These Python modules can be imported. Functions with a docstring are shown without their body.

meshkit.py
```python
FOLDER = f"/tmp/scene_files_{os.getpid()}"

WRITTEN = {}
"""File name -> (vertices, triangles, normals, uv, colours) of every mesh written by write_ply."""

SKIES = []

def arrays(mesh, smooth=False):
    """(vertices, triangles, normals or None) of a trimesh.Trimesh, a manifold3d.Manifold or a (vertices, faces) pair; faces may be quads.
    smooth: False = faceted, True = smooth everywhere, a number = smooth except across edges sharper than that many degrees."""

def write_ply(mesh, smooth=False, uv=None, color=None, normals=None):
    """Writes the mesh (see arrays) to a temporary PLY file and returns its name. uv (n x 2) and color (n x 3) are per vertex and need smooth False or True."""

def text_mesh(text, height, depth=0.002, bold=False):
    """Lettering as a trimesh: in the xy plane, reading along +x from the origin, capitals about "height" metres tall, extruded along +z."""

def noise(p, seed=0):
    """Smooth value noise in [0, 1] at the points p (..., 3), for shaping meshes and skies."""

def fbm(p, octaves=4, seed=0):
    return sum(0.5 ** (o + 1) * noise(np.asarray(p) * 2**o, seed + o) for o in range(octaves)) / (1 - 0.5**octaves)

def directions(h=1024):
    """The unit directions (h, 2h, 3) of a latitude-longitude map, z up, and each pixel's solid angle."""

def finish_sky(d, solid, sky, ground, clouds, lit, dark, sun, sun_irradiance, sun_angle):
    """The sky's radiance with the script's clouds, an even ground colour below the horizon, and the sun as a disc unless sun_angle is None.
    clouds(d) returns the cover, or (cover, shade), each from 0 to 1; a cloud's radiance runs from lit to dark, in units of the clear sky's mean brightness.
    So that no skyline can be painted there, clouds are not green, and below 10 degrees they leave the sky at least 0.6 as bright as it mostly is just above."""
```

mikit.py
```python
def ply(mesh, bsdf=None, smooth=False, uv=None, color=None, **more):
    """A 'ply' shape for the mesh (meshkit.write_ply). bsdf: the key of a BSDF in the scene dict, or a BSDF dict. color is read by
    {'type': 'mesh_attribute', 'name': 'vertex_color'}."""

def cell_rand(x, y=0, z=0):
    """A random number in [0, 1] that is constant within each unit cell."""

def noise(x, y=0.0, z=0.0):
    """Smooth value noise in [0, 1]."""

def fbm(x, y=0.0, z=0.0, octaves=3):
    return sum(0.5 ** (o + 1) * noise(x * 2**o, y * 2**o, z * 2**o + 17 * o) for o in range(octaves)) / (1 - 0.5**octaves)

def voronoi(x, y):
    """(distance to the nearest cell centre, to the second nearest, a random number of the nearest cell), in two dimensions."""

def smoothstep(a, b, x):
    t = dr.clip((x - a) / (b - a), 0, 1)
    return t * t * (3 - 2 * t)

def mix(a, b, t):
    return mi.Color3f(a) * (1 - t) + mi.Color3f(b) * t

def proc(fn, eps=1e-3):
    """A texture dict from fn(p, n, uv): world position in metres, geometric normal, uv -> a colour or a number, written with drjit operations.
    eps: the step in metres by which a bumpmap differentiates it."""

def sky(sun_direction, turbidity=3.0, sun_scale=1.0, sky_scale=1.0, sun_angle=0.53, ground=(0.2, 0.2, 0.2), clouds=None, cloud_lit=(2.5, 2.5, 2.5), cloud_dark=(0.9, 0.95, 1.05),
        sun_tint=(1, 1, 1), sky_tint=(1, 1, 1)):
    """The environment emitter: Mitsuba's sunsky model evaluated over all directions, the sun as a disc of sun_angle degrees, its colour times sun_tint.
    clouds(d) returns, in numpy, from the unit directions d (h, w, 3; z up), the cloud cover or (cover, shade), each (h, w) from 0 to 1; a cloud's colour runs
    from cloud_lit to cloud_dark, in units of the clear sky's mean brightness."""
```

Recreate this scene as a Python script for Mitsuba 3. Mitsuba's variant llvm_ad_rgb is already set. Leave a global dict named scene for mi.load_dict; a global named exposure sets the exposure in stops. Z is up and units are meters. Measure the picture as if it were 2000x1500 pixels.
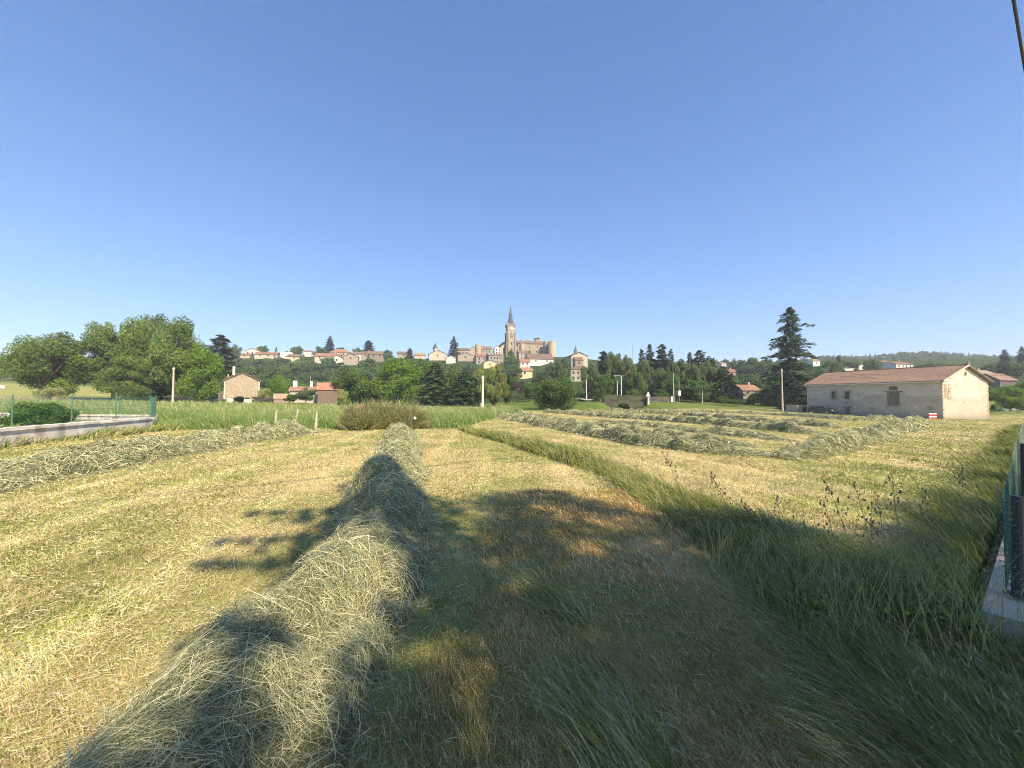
import math, random, numpy as np, trimesh, mitsuba as mi, drjit as dr, mikit, meshkit
from scipy.interpolate import RBFInterpolator, RegularGridInterpolator
from mikit import ply, proc, smoothstep, mix
T = mi.ScalarTransform4f
scene, labels = {}, {}
R = np.random.default_rng(7)

# ------------------------------------------------------------------ camera, sky, exposure
EYE, PITCH, FOC = 1.6, math.radians(1.907), 751.0        # eye height, tilt, focal length in pixels of the 2000 px photograph
scene['camera'] = {'type': 'perspective', 'fov': 2*math.degrees(math.atan(1000/FOC)), 'fov_axis': 'x', 'near_clip': 0.02, 'far_clip': 9000.0,
                   'to_world': T().look_at(origin=[0, 0, EYE], target=[0, math.cos(PITCH), EYE+math.sin(PITCH)], up=[0, 0, 1])}
SUN_AZ, SUN_EL = math.radians(35), math.radians(41)       # behind the camera, to the right
SUN = np.array([math.sin(SUN_AZ)*math.cos(SUN_EL), -math.cos(SUN_AZ)*math.cos(SUN_EL), math.sin(SUN_EL)])
scene['sky'] = mikit.sky(SUN.tolist(), turbidity=3.0, sun_scale=1.15, sun_tint=(1, .985, .96), sky_tint=(.58, .78, 1.05))
exposure = 2.6

# ------------------------------------------------------------------ survey: a sight line of the photograph met at a known distance
def at(px, py, Y):
    yc = (750-py)/FOC
    k = Y/(math.cos(PITCH)-yc*math.sin(PITCH))
    return np.array([(px-1000)/FOC*k, Y, EYE+k*(math.sin(PITCH)+yc*math.cos(PITCH))])
def zr(py, Y): return at(1000, py, Y)[2]
def xr(px, Y): return (px-1000)/FOC*Y

# ------------------------------------------------------------------ noise (the same numbers as mikit's, in numpy)
def _cell(x, y):
    h = (x.astype(np.int64)+1000000)*374761393 + (y.astype(np.int64)+1000000)*668265263 + 1000000*2147483647
    h &= 0xFFFFFFFF
    h = ((h ^ (h >> 13))*1274126177) & 0xFFFFFFFF
    return ((h ^ (h >> 16)) & 0xFFFFFF)/16777215.0
def nz(x, y):
    x, y = np.asarray(x, float), np.asarray(y, float)
    i, j = np.floor(x), np.floor(y); u, v = x-i, y-j
    u, v = u*u*(3-2*u), v*v*(3-2*v)
    return (_cell(i, j)*(1-u)+_cell(i+1, j)*u)*(1-v)+(_cell(i, j+1)*(1-u)+_cell(i+1, j+1)*u)*v
def fb(x, y, o=3):
    return sum(0.5**(k+1)*nz(np.asarray(x)*2**k+3.7*k, np.asarray(y)*2**k+9.1*k) for k in range(o))/(1-0.5**o)
def sst(a, b, x):
    t = np.clip((x-a)/(b-a), 0, 1); return t*t*(3-2*t)

# ------------------------------------------------------------------ keys, meshes
def key_for(name, parent=None):
    base = f'{parent}__{name}' if parent else name
    k, n = base, 0
    while k in scene or k in labels or k in RES:
        n += 1; k = f'{base}_{n:03d}'
    RES.add(k); return k
RES = set()
def thing(name, label, cat, group=None, kind=None):
    k = key_for(name)
    labels[k] = {'label': label, 'category': cat}
    if group: labels[k]['group'] = group
    if kind: labels[k]['kind'] = kind
    return k
def put(key, mesh, bsdf, smooth=False, **kw):
    scene[key] = ply(mesh, bsdf, smooth, **kw); return key
def part(parent, name, mesh, bsdf, smooth=False, label=None, kind=None, **kw):
    k = key_for(name, parent)
    scene[k] = ply(mesh, bsdf, smooth, **kw)
    if label or kind:
        labels[k] = {}
        if label: labels[k]['label'] = label
        if kind: labels[k]['kind'] = kind
    return k
def solo(name, label, cat, mesh, bsdf, smooth=False, group=None, kind=None, **kw):
    return put(thing(name, label, cat, group, kind), mesh, bsdf, smooth, **kw)
def struct(name, mesh, bsdf, smooth=True, **kw):
    k = key_for(name); labels[k] = {'kind': 'structure'}
    return put(k, mesh, bsdf, smooth, **kw)

BOXF = np.array([[0,2,1],[1,2,3],[4,5,6],[5,7,6],[0,1,4],[1,5,4],[2,6,3],[3,6,7],[0,4,2],[2,4,6],[1,3,5],[3,7,5]])
def box(c, s, rz=0.0, taper=1.0):
    v = np.array([[x, y, z] for z in (-.5, .5) for y in (-.5, .5) for x in (-.5, .5)])
    v[4:, :2] *= taper
    v = v*np.asarray(s, float)
    ca, sa = math.cos(rz), math.sin(rz)
    v = np.stack([v[:, 0]*ca-v[:, 1]*sa, v[:, 0]*sa+v[:, 1]*ca, v[:, 2]], 1)+np.asarray(c, float)
    return v, BOXF.copy()
def cat(ms):
    vs, fs, o = [], [], 0
    for v, f in ms:
        f = np.asarray(f)
        if f.shape[1] == 4: f = np.vstack([f[:, [0,1,2]], f[:, [0,2,3]]])
        vs.append(np.asarray(v, float)); fs.append(f+o); o += len(v)
    return np.vstack(vs), np.vstack(fs)
def tm(m): return np.asarray(m.vertices, float), np.asarray(m.faces)
def rot(m, rz=0.0, off=(0, 0, 0)):
    v, f = m; v = np.asarray(v, float); ca, sa = math.cos(rz), math.sin(rz)
    return np.stack([v[:, 0]*ca-v[:, 1]*sa, v[:, 0]*sa+v[:, 1]*ca, v[:, 2]], 1)+np.asarray(off, float), f
def tube(points, radii, sides=6, cap=True):
    p = np.asarray(points, float)
    t = np.gradient(p, axis=0); t /= np.linalg.norm(t, axis=1, keepdims=True)+1e-12
    a = np.cross(t, np.where(np.abs(t[:, 2:]) < .9, [0, 0, 1.], [1., 0, 0])); a /= np.linalg.norm(a, axis=1, keepdims=True)+1e-12
    b = np.cross(t, a); ang = np.arange(sides)*2*np.pi/sides
    r = np.broadcast_to(radii, (len(p),))
    v = p[:, None]+r[:, None, None]*(np.cos(ang)[None, :, None]*a[:, None]+np.sin(ang)[None, :, None]*b[:, None])
    i, j = np.meshgrid(np.arange(len(p)-1), np.arange(sides), indexing='ij')
    q = np.stack([i*sides+j, i*sides+(j+1) % sides, (i+1)*sides+(j+1) % sides, (i+1)*sides+j], -1).reshape(-1, 4)
    v = v.reshape(-1, 3); f = np.vstack([q[:, [0,1,2]], q[:, [0,2,3]]])
    if cap:
        n = len(v); v = np.vstack([v, p[0], p[-1]])
        for e, base in ((n, 0), (n+1, (len(p)-1)*sides)):
            ring = base+np.arange(sides)
            f = np.vstack([f, np.stack([np.full(sides, e), ring, np.roll(ring, -1)], 1)])
    return v, f
def extrude(poly, d0, d1, axis='y'):
    """A polygon in (x, z), extruded along y from d0 to d1."""
    from shapely.geometry import Polygon
    m = trimesh.creation.extrude_polygon(Polygon(poly), d1-d0, engine='earcut')
    v = np.asarray(m.vertices); v = np.stack([v[:, 0], v[:, 2]+d0, v[:, 1]], 1)
    return v, np.asarray(m.faces)[:, ::-1]

# ------------------------------------------------------------------ materials
def princ(col, rough=.8, metal=0.0, spec=.3, two=True, **kw):
    d = {'type': 'principled', 'base_color': col if isinstance(col, dict) else {'type': 'rgb', 'value': list(col)}, 'roughness': rough, 'metallic': metal, 'specular': spec, **kw}
    return {'type': 'twosided', 'b': d} if two else d
VC = {'type': 'mesh_attribute', 'name': 'vertex_color'}
scene['leaf'] = {'type': 'principledthin', 'base_color': VC, 'roughness': .5, 'spec_trans': 0.0, 'diff_trans': 0.75, 'eta': 1.4}
scene['blade'] = {'type': 'principledthin', 'base_color': VC, 'roughness': .55, 'spec_trans': 0.0, 'diff_trans': 0.7, 'eta': 1.35}
scene['paint'] = {'type': 'twosided', 'b': {'type': 'diffuse', 'reflectance': VC}}
N, FB = mikit.noise, mikit.fbm
def f_bark(p, n, uv):
    return mix((.09, .07, .05), (.17, .14, .11), FB(p.x*6, p.y*6, p.z*1.5))
scene['bark'] = {'type': 'twosided', 'b': {'type': 'diffuse', 'reflectance': proc(f_bark)}}
def f_conc(p, n, uv):
    a = FB(p.x*1.7, p.y*1.7, p.z*2.2, 4); s = N(p.x*6+p.y*6, p.z*.6, 3.)
    c = mix((.40, .385, .355), (.58, .56, .53), a)
    c = mix(c, (.22, .205, .18), smoothstep(.52, .75, s*.6+a*.4)*.75)
    return mix(c, (.70, .68, .64), smoothstep(.68, .76, N(p.x*2.3+p.y*2.3, p.z*4, 9.))*.6)
scene['old_concrete'] = princ(proc(f_conc), .9)
def f_slab(p, n, uv):
    a = FB(p.x*9, p.y*9, p.z*9, 4)
    return mix((.27, .235, .19), (.40, .35, .29), a)*mi.Color3f(.85+.3*N(p.x*60, p.y*60, p.z*60))
scene['slab_concrete'] = princ(proc(f_slab), .9)
def f_barn(p, n, uv):
    a = FB(p.x*.8, p.y*.8, p.z*.9, 4); b = FB(p.x*3.1+5, p.y*3.1, p.z*2.4, 3)
    c = mix((.38, .345, .285), (.56, .52, .45), a)
    band = smoothstep(-.15, .1, p.z-2.4+N(p.x*.35, p.y*.35, 2.)*1.6)            # older, greyer render below the wavy day joint
    c = mix(c*mi.Color3f(.84, .83, .80), c, band)
    c = mix(c, (.27, .24, .20), smoothstep(.60, .80, b)*.7)
    c = mix(c, (.66, .63, .56), smoothstep(.70, .86, FB(p.x*1.6+11, p.y*1.6, p.z*1.6, 3))*.7)
    return mix((.24, .215, .18), c, smoothstep(-2.2, -.9, p.z+1.1*b-.6))
scene['barn_render'] = princ(proc(f_barn), .95)
def f_tile(p, n, uv):
    a = mikit.cell_rand(dr.floor(p.x*3.6), dr.floor(p.y*3.1), dr.floor(p.z*4.)); b = FB(p.x*.35, p.y*.35, p.z*.6, 3)
    c = mix((.125, .088, .068), (.20, .145, .115), a)
    c = mix(c, (.15, .11, .09), smoothstep(.5, .75, FB(p.x*1.1, p.y*1.1, p.z*1.1, 3))*.75)
    return mix(c, (.22, .155, .12), smoothstep(.45, .7, b)*.55)
scene['clay_tile'] = princ(proc(f_tile), .9)
def f_stone(p, n, uv):
    d1, d2, r = mikit.voronoi((p.x+p.y)*3.2, p.z*4.2)
    c = mix((.25, .21, .16), (.43, .375, .30), r)
    c = mix((.30, .265, .21), c, smoothstep(.02, .16, d2-d1))
    return mix(c, (.30, .27, .22), smoothstep(.55, .8, FB(p.x*.7, p.y*.7, p.z*.7, 3))*.5)
scene['rubble_stone'] = princ(proc(f_stone), .95)
def f_dark_stone(p, n, uv):
    d1, d2, r = mikit.voronoi((p.x+p.y)*2.6, p.z*4.5)
    c = mix((.045, .043, .037), (.095, .088, .072), r)
    c = mix((.05, .05, .042), c, smoothstep(.02, .18, d2-d1))
    return mix(c, (.10, .13, .06), smoothstep(.5, .75, FB(p.x*.9, p.y*.9, p.z*1.4, 3))*.6)
scene['mossy_stone'] = princ(proc(f_dark_stone), .95)
def f_asph(p, n, uv): return mix((.17, .165, .155), (.27, .26, .24), FB(p.x*2, p.y*2, 1., 4))
scene['asphalt'] = princ(proc(f_asph), .9)
def f_plank(p, n, uv): return mix((.10, .08, .065), (.24, .205, .17), FB((p.x-p.y)*9, p.z*.8, 4., 3))
scene['weathered_wood'] = princ(proc(f_plank), .9)
def f_post(p, n, uv): return mix((.30, .27, .22), (.52, .48, .41), FB(p.x*14, p.y*14, p.z*2.5, 3))
scene['grey_wood'] = princ(proc(f_post), .9)
scene['pole_concrete'] = princ((.58, .55, .49), .9)
scene['green_metal'] = princ((.02, .09, .06), .5)
scene['net_green'] = princ((.07, .17, .12), .5)
scene['dark_metal'] = princ((.035, .045, .045), .5)
scene['galvanised'] = princ((.45, .46, .46), .45, .6)
scene['white_paint'] = princ((.75, .75, .73), .5)
scene['red_paint'] = princ((.42, .03, .05), .45)
scene['zinc'] = princ((.62, .62, .60), .5, .3)
scene['dark_glass'] = princ((.02, .025, .03), .08, 0, .6)
scene['shutter_wood'] = princ((.13, .085, .06), .8)
scene['car_green'] = princ((.012, .045, .045), .25, .2, .5, clearcoat=.8)
scene['rubber'] = princ((.02, .02, .02), .8)
scene['lamp_lens'] = princ((.6, .6, .6), .15, .2, .6)
scene['cable_black'] = princ((.02, .02, .025), .6)
scene['bale_wrap'] = princ((.80, .80, .78), .35)

# ------------------------------------------------------------------ tables of what stands far off (they also pin the ground down)
# key name, label, left px, right px, ridge, eaves, base rows, distance, ridge along 'x' or gable 'y', wall colour, roof colour, number of windows, chimneys
CREAM, WHITE, BEIGE, GREY, BROWN, YEL = (.43, .395, .325), (.57, .555, .51), (.31, .285, .24), (.25, .245, .23), (.21, .185, .155), (.54, .475, .30)
OR, RB, GB, PAL, RD = (.235, .14, .10), (.155, .115, .092), (.18, .155, .135), (.25, .205, .16), (.22, .115, .085)
HOUSES = [
 ('long orange-roofed house at the left end of the skyline village', 449, 484, 689, 693, 698, 300, 'x', CREAM, OR, 2, 1),
 ('white two-storey house with a dark open loft on the left skyline', 474, 504, 680, 686, 696, 312, 'y', WHITE, GB, 3, 1),
 ('orange-roofed bungalow just right of the white two-storey skyline house', 492, 530, 687, 692, 698, 300, 'x', CREAM, OR, 2, 0),
 ('house with pale beige roof left of a small dark conifer on the skyline', 518, 539, 687, 691, 697, 306, 'x', BEIGE, PAL, 1, 1),
 ('house with whitish roof right of the small dark skyline conifer', 545, 566, 688, 694, 700, 305, 'x', WHITE, (.62, .60, .56), 1, 0),
 ('house with reddish roof and cream gable below the whitish-roofed house', 557, 586, 691, 696, 703, 292, 'x', CREAM, RB, 1, 0),
 ('narrow white house with small red roof between two round skyline trees', 592, 606, 684, 687, 696, 318, 'x', WHITE, RD, 0, 0),
 ('long house under a broad orange roof left of the white gabled house', 610, 660, 689, 696, 704, 288, 'x', CREAM, OR, 3, 1),
 ('bright white gabled house below the broad orange roofs', 643, 667, 694, 699, 712, 280, 'y', WHITE, OR, 1, 0),
 ('big house with orange hipped roof and dark windows under the thin antenna', 639, 682, 681, 688, 697, 305, 'h', CREAM, OR, 5, 1),
 ('stone house with low brown gable right of the white gabled house', 666, 697, 690, 696, 708, 286, 'y', BEIGE, RB, 1, 0),
 ('white-sided house tucked behind the stone house with low brown gable', 686, 703, 687, 692, 702, 296, 'x', WHITE, RB, 1, 0),
 ('grey-walled house with brown roof left of the brown windowed house', 702, 722, 686, 691, 702, 300, 'x', GREY, RB, 1, 1),
 ('brown-walled house with two windows and a long red-brown roof', 716, 748, 685, 691, 704, 296, 'x', BROWN, RB, 2, 0),
 ('low house with red-brown roof left of the pyramid-roofed turret', 772, 798, 686, 691, 699, 318, 'x', BEIGE, RB, 1, 1),
 ('house with pale brown roof half hidden behind the bright green tree', 806, 830, 689, 694, 700, 315, 'x', CREAM, PAL, 0, 0),
 ('pale ruin-like stone house under the pyramid-roofed turret', 832, 871, 684, 691, 703, 310, 'y', CREAM, PAL, 1, 0),
 ('little white gabled house right of the pale ruin-like house', 868, 889, 694, 699, 709, 288, 'y', WHITE, RB, 0, 0),
 ('long grey-beige house with red-brown roof beside the tall dark conifer', 887, 917, 679, 684, 700, 330, 'x', BEIGE, RB, 3, 1),
 ('stone house with steep gable left of the round stub tower', 914, 931, 676, 684, 700, 334, 'y', BEIGE, PAL, 0, 0),
 ('stone house with small windows right of the round stub tower', 938, 960, 676, 682, 698, 336, 'x', BEIGE, RB, 3, 2),
 ('low stone house with pale gables in front of the round stub tower', 889, 923, 689, 694, 704, 300, 'y', BEIGE, PAL, 1, 0),
 ('orange-roofed left half of the long grey terrace below the church', 926, 951, 690, 696, 711, 292, 'x', GREY, OR, 2, 0),
 ('grey-roofed right half of the long grey terrace with a white end wall', 949, 983, 689, 694, 712, 291, 'x', GREY, GB, 4, 1),
 ('pale yellow gabled house in front of the long grey terrace', 940, 969, 703, 708, 718, 262, 'y', YEL, PAL, 1, 0),
 ('small white house with two windows left of the church nave', 963, 979, 676, 680, 692, 342, 'y', WHITE, RB, 2, 1),
 ('row of rough stone houses under the castle wall', 1009, 1036, 684, 689, 702, 335, 'x', BEIGE, RB, 3, 0),
 ('large cream gabled house with broad brown roof below the castle', 1026, 1082, 690, 701, 714, 290, 'X', WHITE, RB, 2, 0),
 ('white house with red roof and two dark windows below the castle', 1013, 1035, 701, 707, 719, 272, 'x', WHITE, RD, 2, 1),
 ('yellow house with bright orange roof above the purple tree', 1005, 1040, 717, 724, 739, 225, 'x', YEL, OR, 1, 3),
 ('tall cream-gabled house with brown roof left of the small dark spire', 1109, 1149, 688, 695, 716, 250, 'y', CREAM, RB, 1, 1),
 ('brown-walled house with sloping roof in front of the tall cream gable', 1120, 1140, 697, 703, 722, 240, 'x', BROWN, RB, 1, 0),
 ('terraced house with red-brown awnings behind the tall birch', 1108, 1137, 716, 721, 744, 190, 'x', BEIGE, RB, 2, 0),
 ('white house with four windows and orange roof above the long stone barn', 1738, 1792, 706, 711, 722, 255, 'x', WHITE, OR, 4, 1),
 ('low cream house with orange roof left of the white four-window house', 1722, 1746, 704, 708, 716, 285, 'x', CREAM, OR, 1, 0),
 ('white gabled house with grey-brown roof above the left end of the barn', 1670, 1698, 709, 714, 725, 240, 'y', WHITE, GB, 1, 0),
 ('long pale flat-roofed shed beside the white gabled house above the barn', 1640, 1672, 718, 719.5, 727, 225, 'x', (.55, .58, .56), (.60, .62, .60), 0, 0),
 ('white house with orange roof peeping out right of the tall fir', 1584, 1605, 701, 705, 714, 300, 'x', WHITE, OR, 1, 0),
 ('orange-roofed cottage among trees left of the tall fir', 1413, 1442, 721, 726, 734, 230, 'x', BEIGE, OR, 1, 1),
 ('cottage with broad orange-brown roof beside the road left of the tall fir', 1440, 1488, 752, 762, 776, 125, 'x', BROWN, OR, 2, 1),
 ('house with long grey-green roof and small white dormer right of the barn', 1898, 1966, 722, 734, 748, 150, 'x', (.30, .30, .27), (.24, .22, .18), 0, 1),
 ('dark house under a low brown roof at the right edge behind the round tree', 1935, 1995, 729, 742, 752, 135, 'x', (.12, .11, .10), (.22, .16, .13), 0, 0),
 ('tiny far cottage in the pasture seen between the big left trees', 149, 161, 726, 729, 733, 240, 'x', CREAM, PAL, 1, 0),
 ('tiny white house far up among trees left of the orange-roofed cottage', 1408, 1420, 708, 711, 716, 330, 'x', WHITE, PAL, 1, 0),
]
CTRL = []                                                # (x, y, ground height)
def pin(px, py, Y, dz=0.0):
    p = at(px, py, Y); CTRL.append((p[0], p[1], p[2]+dz))
for X in range(-30, 40, 10):
    for Y in (-60, -30, -15, 0, 8, 16): CTRL.append((X, Y, 0.0))
for h in HOUSES: pin((h[1]+h[2])/2, h[5], h[6]+4)
for a in [(1100, 804, 52), (1250, 801, 66), (1340, 801, 66), (1440, 804, 64), (1840, 820, 60), (1577, 806, 80), (1930, 822, 62), (1950, 833, 25), (1700, 819, 40), (1850, 819, 42),
          (1270, 784, 79), (1311, 785, 82), (1400, 792, 80.5), (1480, 799, 80), (1560, 804.5, 82), (1700, 806, 92), (1850, 806, 95), (1990, 806, 85), (1960, 803, 75),
          (1175, 781, 83), (1150, 785, 82), (1130, 794, 74), (1110, 784, 92),
          (1176, 784, 77.5), (1186, 795, 77), (1205, 809, 76.5), (1217, 810, 76.5), (1230, 809, 76.5), (1250, 804, 76.5), (1217, 808, 73), (1205, 806, 71), (1217, 808, 81), (1217, 808, 87), (1217, 806, 95), (1200, 806, 84), (1234, 806, 84), (1020, 785, 100), (985, 795, 85), (1000, 801, 55), (1060, 800, 58), (1085, 803, 60), (943, 800, 68), (1000, 779, 120),
          (465, 778, 88), (480, 780, 84), (560, 786, 84), (620, 788, 84), (300, 790, 78), (90, 787, 74), (200, 789, 72), (390, 789, 78), (100, 765, 130), (20, 762, 130), (200, 762, 140),
          (170, 742, 200), (170, 729, 245), (60, 738, 260), (20, 722, 420), (-250, 735, 300), (-400, 770, 120),
          (800, 795, 85), (900, 796, 85), (700, 792, 88), (1150, 777, 105), (1250, 779, 103), (1350, 785, 100), (1450, 790, 100), (1545, 795, 90), (1640, 798, 105),
          (997, 697, 350), (1045, 694, 360), (930, 697, 338), (850, 702, 322), (1080, 697, 352), (1125, 697, 330)]: pin(*a)
for X, Y, z in [(-15, 25, -.15), (-8, 25, -.15), (-20, 40, -.4), (-5, 40, -.4), (-20, 60, -.3), (-8, 62, -.5), (-30, 30, -.1), (-45, 30, .2), (-60, 50, .6), (45, 20, 0), (70, 40, -.8), (90, 60, -1.2), (8, 30, -.2), (14, 40, -.5),
                (0, 620, 25), (-300, 620, 30), (-600, 600, 55), (300, 620, 52), (600, 600, 58), (900, 650, 66), (0, 1600, 30), (-1500, 1600, 60), (1500, 1600, 90), (2500, 0, 20), (-2500, 0, 20), (0, -900, 5), (1500, -900, 5), (-1500, -900, 5),
                (-3500, 3500, 60), (3500, 3500, 90), (0, 3500, 40), (150, -60, 0), (-150, -60, 0)]: CTRL.append((X, Y, z))

# wood on the slope below the left houses: rows of tree tops (row, distance, tree height); it pins the slope too
WOOD = []
wr = np.random.default_rng(3)
for top, Y, hh, x0, x1, step in [(701, 268, 9, 446, 735, 15), (711, 238, 9, 440, 740, 17), (723, 205, 9, 436, 742, 19), (736, 172, 9.5, 436, 735, 22), (749, 145, 9, 505, 730, 25), (759, 122, 8.5, 510, 690, 30)]:
    px = x0
    while px < x1:
        t = top+wr.uniform(-4, 4)+(5 if 600 < px < 700 and Y > 230 else 0); YY = Y+wr.uniform(-12, 12); hj = hh*wr.uniform(.85, 1.2)
        WOOD.append((px, t, YY, hj)); px += step*wr.uniform(.75, 1.25)
for w in WOOD[::3]: pin(w[0], w[1], w[2], -w[3])
CT = np.array(CTRL)
_q = lambda a: np.stack([np.arcsinh(a[:, 0]/25.)*25, np.arcsinh(a[:, 1]/60.)*60], 1)
RBF = RBFInterpolator(_q(CT), CT[:, 2], kernel='linear', smoothing=.15)
def axis(fine, lo, hi, n, k):
    u = np.linspace(np.arcsinh(lo/k), np.arcsinh(hi/k), n); return np.sinh(u)*k
GX = axis(0, -3500, 3500, 420, 14.); GY = np.concatenate([axis(0, -900, -1, 40, 10.), axis(0, 0., 3500, 380, 14.)])
gx, gy = np.meshgrid(GX, GY, indexing='ij')
gz = RBF(_q(np.stack([gx.ravel(), gy.ravel()], 1))).reshape(gx.shape)
gz += (fb(gx*.35, gy*.35)-.5)*.07*sst(300, 60, np.hypot(gx, gy))
HG = RegularGridInterpolator((GX, GY), gz, bounds_error=False, fill_value=None)
def H(x, y):
    x, y = np.broadcast_arrays(np.asarray(x, float), np.asarray(y, float))
    r = HG(np.stack([x.ravel(), y.ravel()], 1)).reshape(x.shape)
    return float(r) if r.ndim == 0 else r
def ground(px, py, far=150.):
    """Where the sight line through this point of the photograph meets the ground."""
    Y = np.concatenate([np.linspace(1.2, 12, 400), np.linspace(12, far, 1400)])
    P = np.array([at(px, py, y) for y in Y]); d = P[:, 2]-H(P[:, 0], P[:, 1])
    k = np.argmax(d < 0) if (d < 0).any() else len(Y)-1
    return P[max(k, 0), :2]

# ------------------------------------------------------------------ ground, roads
SY = [-6, 1.0, 1.66, 2.7, 3.5, 4.5, 5.7, 7.75, 10, 12.6, 17, 19.5]; SX = [1.7, 1.75, 1.75, 1.9, 1.9, 1.98, 1.9, 1.75, .9, -.1, -1.9, -2.8]
def strip_left(y): return np.interp(y, SY, SX)
def strip_width(y): return np.interp(y, [0, 3, 4, 5.5, 8, 12, 17, 19.5], [1.9, 1.8, 1.35, 1.0, .85, .95, .85, .3])
FP, FD = np.array([3.2, 2.7]), np.array([.811, .585]); FN = np.array([-.585, .811])      # the fence on the slab: start, direction, side of the field
def fence_side(x, y): return (x-FP[0])*FN[0]+(y-FP[1])*FN[1]
def fence_along(x, y): return (x-FP[0])*FD[0]+(y-FP[1])*FD[1]
def in_verge(x, y):
    a = (x > strip_left(y)) & (x < strip_left(y)+strip_width(y)) & (y < 19.5)
    d, t = fence_side(x, y), fence_along(x, y)
    b = (d > .02) & (d < .3+.35*nz(t*.7, 3.)) & (t > -.3) & (t < 30)
    c = (x > strip_left(y)) & (y < 3.0) & ((d > 0) | (t < -.05)) & (x < 5)
    return (a | b | c) & ~((d < .04) & (d > -1.3) & (t > -.03))
MEX = [-60, -30, -17.6, -12, -7, -4.2, -2.6, -2.2, -1.2, 1.5]; MEY = [24, 21, 18.6, 19.6, 19.9, 20.3, 20.4, 26, 36, 50]
def in_meadow(x, y): return (y > np.interp(x, MEX, MEY)+.5*(nz(x*.8, 1.)-.5)) & (y < 66) & (x < 1.5) & (x > -75)
def green_share(x, y):
    """How green, not straw, the mown ground is; 0 to 1."""
    x, y = np.asarray(x, float), np.asarray(y, float)
    right = x > strip_left(y)+.4
    ca = np.where(right, x*.93+y*.35, x+.12*y+.35*np.sin(y*.25))          # across the mowing rows
    al = np.where(right, -x*.35+y*.93, y)
    s = fb(ca*.95, al*.07, 3)*.68+fb(x*.9+20, y*.9, 3)*.32
    return np.clip(sst(.36, .62, s)-.45*swath(ca, al)+.22, 0, 1)
def swath(ca, al):
    """Pale lines of thatch that the mower and the tractor's wheels left, 1.5 to 2 m apart."""
    w = ca+.35*(fb(al*.16, ca*.05, 2)-.5); ph = (w/1.75+.15*np.sin(w*.9)) % 1.0
    return np.exp(-((ph-.5)/.13)**2)*(.35+.65*fb(al*.35, ca*.8+3, 2))+.5*np.exp(-((ph-.92)/.06)**2)*fb(al*.3, ca+8, 2)
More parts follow.
